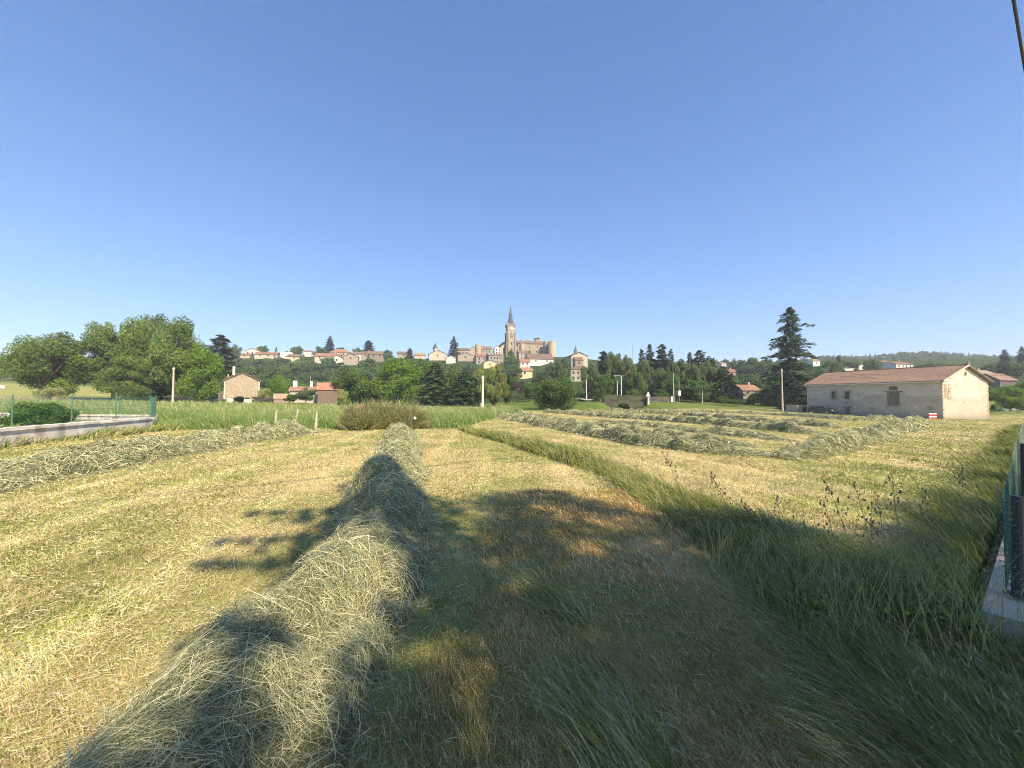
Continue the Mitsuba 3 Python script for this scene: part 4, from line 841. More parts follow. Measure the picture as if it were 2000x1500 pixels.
# ------------------------------------------------------------------ bridge, sign, poles
def bridge():
    k = thing('bridge', 'old mossy stone bridge with one round arch where the lane crosses the stream', 'bridge')
    A, B = at(1178, 772, 80), at(1266, 773, 78.5); d = B[:2]-A[:2]; ln = np.linalg.norm(d); rz = math.atan2(d[1], d[0])
    L = lambda m: rot(m, rz, (A[0], A[1], 0))
    u0 = np.linalg.norm(at(1217.5, 790, 79.2)[:2]-A[:2]); zc = zr(800.5, 79); r = 1.32; top = A[2]
    arch = [(u0+r*math.cos(a), zc+r*math.sin(a)) for a in np.linspace(math.pi, 0, 19)]
    def wall(t): return [(0, -3.5), (u0-r, -3.5)]+arch+[(u0+r, -3.5), (ln, -3.5), (ln, t), (0, t)]
    part(k, 'wall', L(extrude(wall(top-.16), 0, .5)), 'mossy_stone')
    part(k, 'vault', L(extrude(wall(top-1.05), .5, 5.4)), 'mossy_stone')
    n = int(ln/.8)
    for i in range(n): scene[key_for('coping_stone', k)] = ply(L(box(((i+.5)*ln/n, .25, top-.08+.01*(i % 2)), (ln/n-.03, .62, .16))), 'mossy_stone')
    for i in range(13):
        a = math.pi*(i+.5)/13; b = box((0, 0, 0), (.40, .14, .40)); ca, sa = math.cos(a), math.sin(a); v = b[0]; v = np.stack([v[:, 0]*ca-v[:, 2]*sa, v[:, 1], v[:, 0]*sa+v[:, 2]*ca], 1)+[u0+(r+.2)*ca, -.02, zc+(r+.2)*sa]
        scene[key_for('arch_stone', k)] = ply(L((v, b[1])), 'mossy_stone')
    a, b = at(1268, 774.5, 84.5), at(1311, 775.5, 85.5); d2 = b[:2]-a[:2]; l2 = np.linalg.norm(d2)
    part(k, 'far_parapet', rot(box((l2/2, 0, a[2]-.9), (l2, .45, 1.8)), math.atan2(d2[1], d2[0]), (a[0], a[1], 0)), 'mossy_stone')
    p = at(1311.5, 775, 85.3); part(k, 'end_pillar', box((p[0], p[1], p[2]-.8), (.42, .5, 1.7)), 'white_paint', label='white-painted pillar at the right end')
    p = at(1266, 774.5, 78.0); part(k, 'end_pillar', box((p[0], p[1], p[2]-.8), (.32, .36, 1.7)), 'pole_concrete', label='pale pillar under the road sign')
bridge()
def road_sign():
    k = thing('road_sign', 'triangular road sign seen from behind at the near end of the bridge', 'road sign'); p = at(1266, 770, 77.7); s = .42
    v, f = extrude([(-s, -.42), (s, -.42), (.04, .48), (-.04, .48)], -.012, .012); part(k, 'plate', (v+p, f), 'white_paint')
    part(k, 'post', tube([(p[0], p[1]+.05, p[2]-1.5), (p[0], p[1]+.05, p[2]+.35)], .035, 8), 'galvanised')
    part(k, 'bracket', cat([box((p[0], p[1]+.03, p[2]+z), (.3, .04, .05)) for z in (-.2, .15)]), 'galvanised')
road_sign()
def pole(label, px, top, Y, r, mat, base=None, name='utility_pole', cat_='utility pole', lean=0.0, extra=None):
    x = xr(px, Y); z0 = H(x, Y); z1 = zr(top, Y); k = thing(name, label, cat_)
    part(k, 'pole', tube([(x+lean, Y, z0-.5), (x, Y, z1)], [r*1.35, r*.8], 10), mat)
    if extra: extra(k, x, Y, z0, z1)
    return x, Y, z1
def ins(k, x, Y, z0, z1):
    for s in (-1, 1): scene[key_for('insulator', k)] = ply(tube([(x+s*.14, Y-.05, z1-.35), (x+s*.14, Y-.05, z1-.2)], .05, 8), 'white_paint')
    part(k, 'bracket', box((x, Y-.08, z1-.38), (.4, .06, .06)), 'galvanised')
def arm(k, x, Y, z0, z1):
    part(k, 'arm', tube([(x, Y, z1-.15), (x-.5, Y, z1), (x-1.1, Y, z1)], .05, 6), 'galvanised'); part(k, 'lamp_head', box((x-1.35, Y, z1-.02), (.6, .25, .13)), 'pole_concrete')
def cabinet(k, x, Y, z0, z1): part(k, 'meter_box', box((x, Y-.16, zr(768, Y)), (.55, .25, 1.1)), 'white_paint')
TL = pole('weathered wooden utility pole in front of the big left trees', 338, 717, 62, .13, 'grey_wood', extra=ins)
TC = pole('pale concrete utility pole beside the light green willow', 943, 734, 62, .17, 'pole_concrete', extra=ins)
pole('short pale stub post at the foot of the concrete pole by the willow', 939.8, 787, 63, .09, 'pole_concrete', name='stub_post', cat_='post')
TR = pole('wooden utility pole left of the barn, in front of the tall fir', 1527.5, 720, 78, .14, 'grey_wood', extra=ins)
pole('grey street lamp with short arm behind the bridge', 1213.5, 734, 92, .12, 'pole_concrete', name='street_lamp', cat_='street lamp', extra=arm)
pole('thin bare post just left of the street lamp behind the bridge', 1205.5, 744, 96, .10, 'pole_concrete')
pole('pale pole by the bend of the lane left of the bridge', 1145.5, 741, 96, .11, 'pole_concrete')
pole('tall thin wooden pole right of the bridge beside the lane', 1315.5, 728, 88, .10, 'grey_wood')
pole('dark pole carrying a white box right of the bridge', 1326.5, 745, 89, .09, 'weathered_wood', extra=cabinet)
pole('thin pale pole beside the descending lane', 1371.5, 762, 86, .06, 'pole_concrete')
pole('thin green post on the lawn right of the willow', 1002, 765, 88, .06, 'green_metal', name='lawn_post', cat_='post')
pole('slim aerial pole in the trees above the farm roofs', 606.5, 733, 110, .06, 'grey_wood', name='aerial_pole', cat_='pole')
for lab, px, top, Y, ln in (('grey wooden fence post, leftmost of the three by the meadow edge', 541, 802, 19.3, -.08), ('grey wooden fence post leaning slightly, in the middle of the three in the tall grass', 582.5, 799, 22.5, -.16), ('short thick grey fence post, rightmost of the three by the meadow edge', 619.5, 806, 19.4, -.05)):
    x, z0 = xr(px, Y), None; z0 = H(x, Y)
    solo('fence_post', lab, 'fence post', tube([(x+ln, Y, z0-.3), (x+ln*.4, Y, z0+.5), (x, Y, zr(top, Y))], [.062, .058, .052], 9), 'grey_wood', 50, group='old fence posts')
def cable(label, a, b, sag, r=.012, n=28):
    t = np.linspace(0, 1, n)[:, None]; a, b = np.array(a, float), np.array(b, float)
    p = a*(1-t)+b*t; p[:, 2] -= sag*4*(t*(1-t))[:, 0]
    solo('overhead_cable', label, 'cable', tube(p, r, 5), 'cable_black')
cable('upper overhead cable running from the pole by the fir across the barn front', (TR[0], TR[1], TR[2]-.2), (100, 44, 6.6), 1.9, .022)
cable('lower overhead cable running from the pole by the fir across the barn front', (TR[0], TR[1], TR[2]-.5), (100, 43.5, 5.6), 2.1, .022)
cable('thick dark cable slanting across the top right corner of the sky', (-1.84, -.83, 7.0), (26.9, 18.7, 7.1), .02, .018)
cable('thin overhead cable crossing above the right field toward the barn, seen by its shadow', (10.5, 3.3, 6.0), (40, -3.5, 6.3), .2, .03)
cable('thin cable slung from the fir pole to the tall thin bridge pole', (TR[0], TR[1], TR[2]-.3), (xr(1315.5, 88), 88, zr(729, 88)), .9, .02)
cable('thin cable reaching left from the wooden pole under the big left trees', (TL[0], TL[1], TL[2]-.25), (-120, 70, 5.2), 1.2, .012)

# ------------------------------------------------------------------ garden wall and green fence on the left
def left_fence():
    A, C, Dp = np.array([-20.5, 4.6]), np.array([-17.75, 18.9]), np.array([-22.4, 24.3])
    A = np.array([-14.2, 8.2]); A = np.array(at(0, 840, 12.1)[:2])+(np.array(at(0, 840, 12.1)[:2])-C)*.9
    segs = [('low grey concrete wall with a projecting cap along the left field', A, C, .52), ('second low concrete wall behind, at the far side of the fenced plot', np.array([-22.2, 24.0]), np.array([-60, 25.5]), .48)]
    for i, (lab, a, b, h) in enumerate(segs):
        k = thing('concrete_wall', lab, 'wall', 'garden walls'); ln = np.linalg.norm(b-a); rz = math.atan2(*(b-a)[::-1]); n = max(2, int(ln/3.0))
        body, cap = [], []
        for j in range(n):
            q0, q1 = a+(b-a)*j/n, a+(b-a)*(j+1)/n; m = (q0+q1)/2; z = H(*m)
            bb = box((m[0], m[1], z+h/2-.3), (ln/n+.004, .22, h+.6), rz)
            scene[key_for('panel', k)] = ply(bb, 'old_concrete')
            scene[key_for('cap', k)] = ply(box((m[0], m[1], z+h+.05), (ln/n-.012, .34, .10), rz), 'old_concrete')
    lines = [('green wire mesh fence standing on the low left wall', A, C, .60, 1.0), ('green wire mesh fence standing on the second low wall', np.array([-22.2, 24.0]), np.array([-60, 25.5]), .56, 1.15), ('short return of green wire mesh fence between the two walls', C, np.array([-22.2, 24.0]), .56, 1.05)]
    for lab, a, b, zb, hh in lines:
        k = thing('wire_fence', lab, 'fence', 'green wire fences'); ln = np.linalg.norm(b-a); n = max(1, round(ln/2.4)); d = (b-a)/ln
        for j in range(n+1):
            q = a+d*ln*j/n; z = H(*q)+zb; scene[key_for('post', k)] = ply(tube([(q[0], q[1], z-.2), (q[0], q[1], z+hh+.08)], .02, 8), 'net_green')
        for zz in (.03, hh*.5, hh): scene[key_for('tension_wire', k)] = ply(tube([(*(a+d*ln*t), H(*(a+d*ln*t))+zb+zz) for t in np.linspace(0, 1, 12)], .004, 3), 'green_metal')
        sp = .075; ss = np.arange(-hh, ln, sp); P0, P1 = [], []
        for sgn in (1, -1):
            s0, s1 = ss, ss+hh; lo, hi = np.clip(s0, 0, ln), np.clip(s1, 0, ln); t0, t1 = (lo-s0)/hh, (hi-s0)/hh
            if sgn < 0: t0, t1 = 1-t0, 1-t1
            for s, t, out in ((lo, t0, P0), (hi, t1, P1)):
                xy = a[None]+d[None]*s[:, None]; out.append(np.column_stack([xy, H(xy[:, 0], xy[:, 1])+zb+hh*t]))
        P0, P1 = np.vstack(P0), np.vstack(P1); nrm = np.array([-d[1], d[0], 0])*.0017
        side = unit(np.cross(P1-P0, nrm[None]+0*P0))*.0017; n_ = len(P0)
        V = np.stack([P0-side, P0+side, P1+side, P1-side, P0+nrm, P1+nrm], 1).reshape(-1, 3)
        F = np.concatenate([np.array([[0,1,2],[0,2,3],[0,4,5],[0,5,3],[1,2,5],[1,5,4]])+6*i for i in range(n_)])
        part(k, 'mesh_net', (V, F), 'net_green', kind='stuff')
left_fence()
# slab and fence at the right edge
def right_fence():
    k = thing('wall_slab', 'pale concrete wall top at the right edge carrying green fence posts', 'wall')
    rz = math.atan2(FD[1], FD[0]); n = 9
    for i in range(n):
        m = FP+FD*(1.5+3*i)-FN*(.62); z = H(*m)
        scene[key_for('coping', k)] = ply(box((m[0], m[1], z+.01), (2.99, 1.2, .26), rz), 'slab_concrete')
    k = thing('edge_fence', 'dark green posts with rolled wire mesh at the right edge', 'fence')
    posts = [(3.66, 2.83, .72), (5.55, 4.2, .95), (8.0, 5.97, 1.1), (10.6, 7.85, 1.1), (13.4, 9.87, 1.1), (16.6, 12.2, 1.1)]
    for (x, y, h) in posts:
        z = H(x, y)+.14
        scene[key_for('post', k)] = ply(cat([tube([(x, y, z), (x+.02, y, z+h)], [.032, .030], 10), box((x, y, z+.01), (.10, .10, .015))]), 'dark_metal')
    # a net: zigzag wires sagging between the posts, and a loose coil on the first
    V, F = [], []; o = 0
    pts = np.array([(x, y) for x, y, h in posts]); dd = np.r_[0, np.cumsum(np.linalg.norm(np.diff(pts, axis=0), axis=1))]
    ms = []
    for s in np.arange(-.9, dd[-1], .06):
        for sg in (1, -1):
            t = np.linspace(max(0, -s/.9), min(1, (dd[-1]-s)/.9), 3); q = s+.9*t
            xx, yy = np.interp(q, dd, pts[:, 0]), np.interp(q, dd, pts[:, 1]); tz = t if sg > 0 else 1-t
            hh = np.interp(q, dd, [h for _, _, h in posts]); ms.append(tube(np.column_stack([xx-.05, yy+.03, H(xx, yy)+.15+tz*hh*.95]), .0018, 3, False))
    part(k, 'mesh_net', cat(ms), 'green_metal', kind='stuff')
    a = np.linspace(0, 2*np.pi*16, 420); x, y, h = posts[0]; z = H(x, y)+.14
    part(k, 'wire_coil', tube(np.column_stack([x-.07+.035*np.cos(a)+.03*np.sin(a*.13), y-.02+.035*np.sin(a), z+.03+(h-.05)*a/a[-1]]), .0022, 4), 'green_metal')
right_fence()

# ------------------------------------------------------------------ stone house, farm, garden walls on the left
def stone_house():
    rz = math.radians(42); P0 = np.array([xr(438, 88), 88.]); w, d = 6.7, 14.; ex, ey = np.array([math.cos(rz), math.sin(rz)]), np.array([-math.sin(rz), math.cos(rz)])
    c = P0+ex*w/2+ey*d/2; zt, ze, z0 = zr(727.5, 90), zr(742, 90), zr(779, 88)
    k = thing('stone_house', 'rubble stone house with plain gable wall and white drainpipes behind the meadow', 'house')
    part(k, 'wall', shell(c, w, d, z0-2, ze, zt, rz, 'y'), 'rubble_stone')
    painted(k, 'roof', roof_mesh(c, w, d, ze, zt, rz, 'y', .35, .14, (16, 8)), (.20, .145, .125), .12)
    f = place_local(c, rz, (-.6, 3.0)); ck = part(k, 'chimney', box((f[0], f[1], zt+.9), (.5, .5, 2.2), rz), 'pole_concrete')
    f = place_local(c, rz, (-2.2, -2.0)); part(k, 'vent_pipe', tube([(f[0], f[1], zt-1.4), (f[0], f[1], zt-.2)], .1, 8), 'zinc')
    for s in (-1, 1):
        a = place_local(c, rz, (s*(w/2+.35), -d/2-.2)); b = place_local(c, rz, (s*(w/2+.02), -d/2-.08))
        part(k, 'drainpipe', tube([(a[0], a[1], ze-.15), (b[0], b[1], ze-.6), (b[0], b[1], z0)], .075, 7), 'white_paint')
stone_house()
FARM = [('farmhouse', 'red-roofed farm building with dark wooden wall behind the meadow', 613, 656, 748.5, 761, 790, 82, 'x', (.16, .13, .11), (.33, .17, .125), 0, 0, 25),
        ('farmhouse', 'low farmhouse wing with brown roof beside the red-roofed farm building', 559, 616, 756, 763.5, 790, 84, 'x', (.42, .38, .34), (.25, .17, .135), 2, 0, 20),
        ('shed', 'small shed with pale clay roof between the stone house and the farm', 530, 561, 770.5, 779, 788, 78, 'x', (.25, .21, .18), (.33, .21, .155), 0, 0, 30)]
for nm, lab, *q in FARM:
    rdeg = q[-1]; hk, c, w, d, rz, zz = house(lab, *q[:-1], rdeg=rdeg, base_drop=1.5, name=nm, cat_='shed' if nm == 'shed' else 'farm building')
    if 'wing' in lab:
        x, y = xr(569, 85), 86.5; part(hk, 'chimney', cat([box((x, y, zr(753, 85)), (.62, .62, 2.2)), box((x, y, zr(748.5, 85)+.25), (.75, .75, .12))]), 'white_paint', label='white square chimney')
        x = xr(606, 88); part(hk, 'chimney', box((x, 88.5, zr(751, 87)), (.45, .45, 1.6)), 'white_paint', label='small white chimney behind')
def rubble_wall(label, pts, h, th, mat='rubble_stone', seed=0):
    k = thing('stone_wall', label, 'wall'); p = np.array(pts, float); r = np.random.default_rng(seed); ms = []
    for a, b in zip(p[:-1], p[1:]):
        ln = np.linalg.norm(b-a); n = max(1, int(ln/.6)); rz = math.atan2(*(b-a)[::-1])
        for j in range(n):
            for lv in range(max(1, int(h/.4))):
                q = a+(b-a)*(j+.5+.5*(lv % 2))/n; z = H(*q)
                ms.append(box((q[0]+r.normal(0, .04), q[1]+r.normal(0, .04), z+.18+lv*.36), (ln/n*r.uniform(.8, 1.05), th*r.uniform(.8, 1.1), .38*r.uniform(.85, 1.1)), rz+r.normal(0, .06), r.uniform(.85, .98)))
    put(k, cat(ms), mat); labels[k]['kind'] = 'thing'
rubble_wall('dark dry stone wall in the shade under the big left trees', [at(-120, 788, 86)[:2], at(150, 786, 84)[:2], at(300, 786, 84)[:2], at(365, 788, 80)[:2]], 1.3, .6, 'rubble_stone', 1)
rubble_wall('short broken stone wall sunlit beside the rightmost big left tree', [at(368, 790, 77)[:2], at(398, 790, 78)[:2], at(424, 789, 80)[:2]], 1.1, .6, 'rubble_stone', 2)
rubble_wall('grey garden wall right of the plain gable of the stone house', [at(493, 784, 80)[:2], at(512, 784, 80)[:2], at(532, 784, 80)[:2]], 1.5, .5, 'mossy_stone', 3)
def block(label, px, py, Y, s, rz):
    p = at(px, py, Y); z = H(p[0], p[1]); v, f = box((0, 0, s[2]/2-.1), s, rz, .9); v = v+np.random.default_rng(int(px)).normal(0, .05, v.shape); solo('stone_block', label, 'stone block', (v+[p[0], p[1], z], f), 'pole_concrete')
block('pale stone block lying in the grass before the stone house gable', 456, 781, 76, (2.6, .9, 1.0), -.3)
block('squared pale stone block right of the little yellow-green conifer', 484, 786, 74, (1.1, .9, 1.0), .1)
k = thing('hay_bale', 'white wrapped round bale at the far left edge of the yellow field', 'bale'); p = at(3, 750, 150); z = H(p[0], p[1])
put(k, tube([(p[0]-.65, p[1], z+.65), (p[0]-.58, p[1], z+.65), (p[0]+.58, p[1], z+.65), (p[0]+.65, p[1], z+.65)], [.55, .68, .68, .55], 18), 'bale_wrap', 40)
for lab, px, py, Y, s in (('white scrap of plastic caught low in the right side of the broom bush', 810.5, 817, 18.6, .055), ('small pale scrap caught left of the broom bush', 672, 811, 19.6, .04)):
    p = at(px, py, Y); m = trimesh.creation.icosphere(2, 1.0); v = np.asarray(m.vertices); v = v*(1+.5*(meshkit.noise(v*2.3+7)-.5)[:, None]*2)*[s, s*.6, s*1.2]; solo('plastic_scrap', lab, 'scrap', (v+p, np.asarray(m.faces)), 'white_paint', True)
def bin_():
    k = thing('litter_bin', 'small grey litter bin beside the lane bend left of the bridge', 'bin'); p = at(1135, 776, 93); z = H(p[0], p[1])
    part(k, 'body', box((p[0], p[1], z+.45), (.9, .6, .9), 0, 1.08), 'dark_metal'); part(k, 'lid', box((p[0], p[1], z+.94), (1.0, .7, .08)), 'galvanised')
bin_()

# ------------------------------------------------------------------ trees
def leaf_cloud(blobs, n, leaf, rng, base, hue=.12, long=1.6, hang=0.0, squash=.8, shellp=.45):
    """Leaves scattered in clumps: blobs rows are x, y, z, r. Returns a mesh and its vertex colours."""
    b = np.asarray(blobs, float); w = b[:, 3]**2; pick = rng.choice(len(b), n, p=w/w.sum())
    d = unit(rng.normal(0, 1, (n, 3))); rad = rng.uniform(0, 1, n)**shellp
    c = b[pick, :3]+d*(b[pick, 3]*rad)[:, None]*[1, 1, squash]
    nr = unit(d*.55+np.array([0, 0, .45*(1-hang)])+rng.normal(0, .55, (n, 3)))
    a = np.cross(nr, rng.normal(0, 1, (n, 3)));
    if hang: a = a*(1-hang)+np.array([0, 0, -1.])*hang*1.2
    a = unit(a); s = unit(np.cross(nr, a)); L = leaf*rng.uniform(.6, 1.3, n)
    C0, C1 = c-a*L[:, None]*long*.5, c+a*L[:, None]*long*.5; W = s*(L*.42)[:, None]
    V = np.stack([C0, c-W, C1, c+W], 1).reshape(-1, 3); F = (np.array([[0, 1, 2], [0, 2, 3]])[None]+(np.arange(n)*4)[:, None, None]).reshape(-1, 3)
    tone = rng.uniform(.78, 1.22, len(b))[pick]*rng.uniform(.75, 1.25, n); warm = rng.uniform(-hue, hue, len(b))[pick]+rng.normal(0, hue*.4, n)
    col = np.array(base)[None]*tone[:, None]*np.stack([1+warm, 1+.2*warm, 1-warm], 1)
    return (V, F), np.clip(np.repeat(col, 4, 0), .004, .8)
def round_blobs(rng, nb, r0=.22, r1=.40, low=-.85, holes=.0):
    out = []
    while len(out) < nb:
        d = unit(rng.normal(0, 1, 3)); q = rng.uniform(.25, 1)**.45
        if d[2]*q < low: continue
        r = rng.uniform(r0, r1); out.append([*(d*q*(1-r*.75)), r])
    return out
def limbs(rng, blobs, sy=1.0, zc=.62, zs=.38, n=9, spread=1.0):
    """Trunk and limbs in unit tree space (height 1, half width 1)."""
    ms = [tube([(0, 0, -.06), (.01, .0, .1), (-.012, .01, .3), (0, 0, .62)], [.075, .055, .045, .022], 8)]
    bs = sorted(blobs, key=lambda q: rng.uniform())[:n]
    for q in bs:
        z1 = zc+q[2]*zs; z0 = min(.22+.35*rng.uniform(), z1-.02); e = np.array([q[0]*.8, q[1]*.8, z1]); s0 = np.array([0, 0, z0]); m = (s0+e)/2+[0, 0, -.03]
        ms.append(tube([s0, m, e], [.03, .018, .006], 5))
    return cat(ms)
GROUPS = {}
def group(name, mesh, bsdf, color=None):
    scene[name] = {'type': 'shapegroup', 's': ply(mesh, bsdf, False, color=color)}; GROUPS[name] = 1; return name
KIND = {}
def make_kind(kind, variants, n, leaf, base, nb=26, trunk=True, hang=0.0, long=1.6, seed=0, hue=.12, r0=.22, r1=.40, low=-.85, squash=.8, shellp=.45):
    for v in range(variants):
        rng = np.random.default_rng(seed*100+v); bl = round_blobs(rng, nb, r0, r1, low)
        m, c = leaf_cloud(bl, n, leaf, rng, base, hue, long, hang, squash, shellp)
        g = group(f'group_{kind}_{v}', m, 'leaf', c)
        t = group(f'group_{kind}_trunk_{v}', limbs(rng, bl), 'bark')
        KIND.setdefault(kind, []).append((g, t))
def conifer_mesh(rng, base, tiers=26, per=7, dens=9, droop=.25, fullness=.85, irregular=.25, tip=.02, leaf=.09, up=.15):
    P, A, S, Lq, tone = [], [], [], [], []
    for i in range(tiers):
        t = .06+.93*(i/(tiers-1)); R0 = max(tip, (1-t)**fullness)*rng.uniform(1-irregular, 1+irregular*.6)
        k = max(4, int(per*(1-.5*t)))
        for j in range(k):
            az = 2*np.pi*(j+rng.uniform(-.35, .35))/k+i*.7; L = R0*rng.uniform(1-irregular, 1.05); nq = max(4, int(dens*(.35+L)))
            tn = rng.uniform(.75, 1.2)
            for q in range(nq):
                f = .12+.88*(q+rng.uniform())/nq; s = rng.choice([-1, 1]); wd = (.30*(1-f)+.06)*min(1, L+.2)*rng.uniform(.1, 1)
                rad = L*f; x, y = rad*math.cos(az)-s*wd*math.sin(az), rad*math.sin(az)+s*wd*math.cos(az)
                z = t+up*L*f*.3-droop*L*f*f*.45+rng.normal(0, .008)
                P.append((x, y, z)); a = az+s*rng.uniform(.2, 1.0); A.append((math.cos(a), math.sin(a), -rng.uniform(.05, .6)*.5)); S.append(rng.normal(0, .35, 3)+[0, 0, 1]); Lq.append(leaf*rng.uniform(.6, 1.3)*(.6+.5*L)); tone.append(tn*rng.uniform(.75, 1.25))
    return tuple(map(np.array, (P, A, S, Lq, tone)))
def conifer_quads(data, sx, sz, base, hue, rng):
    """Sprays built at real scale, sx metres wide and sz metres tall for a unit tree, then handed back in unit space."""
    P, A, S, L, tone = data; sc = np.array([sx, sx, sz]); Pm = P*sc; a = unit(A); nr = unit(np.cross(unit(S), a)); nr = unit(np.cross(a, nr)); s = np.cross(nr, a); Lm = (L*sx)[:, None]
    V = np.stack([Pm-a*Lm*.5, Pm-s*Lm*.34, Pm+a*Lm*.75, Pm+s*Lm*.34], 1)/sc
    n = len(P); F = (np.array([[0, 1, 2], [0, 2, 3]])[None]+(np.arange(n)*4)[:, None, None]).reshape(-1, 3)
    w = rng.normal(0, hue, n); col = np.array(base)[None]*tone[:, None]*np.stack([1+w, 1+.2*w, 1-w], 1)
    return (V.reshape(-1, 3), F), np.clip(np.repeat(col, 4, 0), .004, .6)
def make_conifer(kind, variants, base, sx, sz, seed, hue=.08, **kw):
    for v in range(variants):
        rng = np.random.default_rng(seed*100+v); m, c = conifer_quads(conifer_mesh(rng, base, **kw), sx, sz, base, hue, rng)
        g = group(f'group_{kind}_{v}', m, 'leaf', c); t = group(f'group_{kind}_trunk_{v}', tube([(0, 0, -.05), (0, 0, .5), (0, 0, .97)], [.06, .035, .006], 7), 'bark')
        KIND.setdefault(kind, []).append((g, t))
DG, MG, BG, LG, SG = (.055, .11, .03), (.10, .18, .05), (.13, .24, .045), (.20, .25, .08), (.11, .165, .085)
make_kind('ash', 3, 30000, .034, (.155, .235, .068), nb=60, seed=1, r0=.16, r1=.32, low=-.95)
make_kind('walnut', 2, 26000, .036, (.155, .235, .068), nb=46, seed=12, r0=.18, r1=.36, low=-.9)
make_kind('thicket', 1, 20000, .040, (.10, .175, .055), nb=56, seed=14, r0=.2, r1=.36, low=-1.0)
make_kind('oak', 4, 11000, .058, MG, nb=30, seed=2)
make_kind('bright', 2, 15000, .048, BG, nb=34, seed=3, low=-.95)
make_kind('wood', 4, 3600, .095, (.075, .145, .04), nb=18, seed=4)
make_kind('grey', 2, 8000, .06, SG, nb=26, seed=5)
make_kind('birch', 3, 10000, .05, (.145, .21, .10), nb=34, hang=.7, seed=6, r0=.14, r1=.3)
make_kind('willow', 2, 13000, .042, LG, nb=34, hang=.85, seed=7, r0=.16, r1=.32, long=2.6, low=-1)
make_kind('purple', 1, 4000, .05, (.075, .045, .045), nb=20, seed=8, hue=.05)
make_kind('bush', 3, 6000, .065, (.085, .16, .04), nb=22, seed=9, low=-.6)
make_kind('flowering', 1, 2600, .06, (.34, .36, .16), nb=18, seed=10, low=-.6)
make_conifer('fir', 1, (.09, .145, .085), 6.9, 23., 20, tiers=44, per=10, dens=44, droop=.30, fullness=.50, irregular=.62, leaf=.115, up=.45)
make_conifer('spruce', 3, (.085, .14, .085), 3.6, 14., 21, tiers=30, per=8, dens=16, droop=.35, fullness=.55, irregular=.42, leaf=.27)
make_conifer('pine', 2, (.09, .14, .085), 3.5, 13., 22, tiers=26, per=9, dens=16, droop=.1, fullness=.48, irregular=.4, leaf=.30, up=.5)
make_conifer('cedar', 2, (.095, .17, .075), 6., 12., 23, tiers=20, per=12, dens=34, droop=.25, fullness=.45, irregular=.25, leaf=.17, up=.2)
make_conifer('column', 1, (.045, .085, .028), 1.5, 5., 24, tiers=26, per=9, dens=14, droop=-.6, fullness=.55, irregular=.12, leaf=.3, up=1.4)
TR_ = np.random.default_rng(17)
NAMES = {'thicket': ('bushy_tree', 'tree'), 'walnut': ('broadleaf_tree', 'tree'), 'ash': ('broadleaf_tree', 'tree'), 'oak': ('broadleaf_tree', 'tree'), 'bright': ('broadleaf_tree', 'tree'), 'wood': ('woodland_tree', 'tree'), 'grey': ('broadleaf_tree', 'tree'), 'birch': ('birch_tree', 'tree'), 'willow': ('willow_tree', 'tree'), 'purple': ('purple_tree', 'tree'),
         'bush': ('bush', 'bush'), 'flowering': ('flowering_bush', 'bush'), 'fir': ('fir_tree', 'conifer'), 'spruce': ('spruce_tree', 'conifer'), 'pine': ('pine_tree', 'conifer'), 'cedar': ('cedar_tree', 'conifer'), 'column': ('small_conifer', 'conifer')}
CONES = ('fir', 'spruce', 'pine', 'cedar', 'column')
def tree(kind, label, px, top, Y, width, base=None, group=None, cb=.12, name=None, only_key=False, fill=1.0):
    """A tree whose stem stands at distance Y; width in metres; base: metres of ground level, else the terrain."""
    x = xr(px, Y); z0 = H(x, Y) if base is None else base; h = max(1.0, zr(top, Y)-z0)
    nm, ct = NAMES[kind]; k = thing(name or nm, label, ct, group); g, t = KIND[kind][TR_.integers(len(KIND[kind]))]; a = TR_.uniform(0, 360); w = width/2*(1.45 if kind in ('spruce', 'pine') else 1)
    base_t = T().translate([x, Y, z0])
    if kind in CONES:
        scene[k+'__crown'] = {'type': 'instance', 'to_world': base_t.rotate([0, 0, 1], a).scale([w, w, h*.99]), 'g': {'type': 'ref', 'id': g}}
        scene[k+'__trunk'] = {'type': 'instance', 'to_world': base_t.scale([min(w, h*.14), min(w, h*.14), h]), 'g': {'type': 'ref', 'id': t}}
    else:
        hz = h*(1-cb)/2
        scene[k+'__crown'] = {'type': 'instance', 'to_world': base_t.translate([0, 0, h*cb+hz*.97]).rotate([0, 0, 1], a).scale([w, w, hz*1.03]), 'g': {'type': 'ref', 'id': g}}
        if kind not in ('bush', 'flowering'): scene[k+'__trunk'] = {'type': 'instance', 'to_world': base_t.rotate([0, 0, 1], a).scale([w*.92, w*.92, h]), 'g': {'type': 'ref', 'id': t}}
        else: scene[k+'__stem'] = {'type': 'instance', 'to_world': base_t.rotate([0, 0, 1], a).scale([w*.5, w*.5, h*.7]), 'g': {'type': 'ref', 'id': t}}
    return k
pw = lambda p, Y: p/FOC*Y
# the big trees on the left
tree('walnut', 'broad round leafy tree standing apart at the left, left of the big clump', 92, 638, 72, pw(145, 72), cb=.06)
tree('ash', 'tall airy tree at the left side of the big clump of trees', 222, 616, 80, pw(135, 80), cb=.05)
tree('walnut', 'tallest airy tree in the middle of the big clump of trees', 285, 600, 84, pw(140, 84), cb=.05)
tree('walnut', 'bright leafy tree at the right side of the big clump, behind the wooden pole', 352, 611, 78, pw(120, 78), cb=.04)
tree('bright', 'low bright green tree at the right foot of the big clump', 392, 668, 76, pw(85, 76), cb=.02)
tree('ash', 'smaller dense tree in the lower middle of the big clump', 250, 690, 76, pw(110, 76), cb=.05)
tree('oak', 'dark small tree filling the gap under the big clump', 315, 700, 82, pw(110, 82), cb=.04)
tree('pine', 'dark shaggy conifer just behind the right side of the big clump', 428, 654, 120, pw(66, 120))
tree('oak', 'dark round tree at the left end of the skyline village', 459, 671, 290, pw(26, 290))
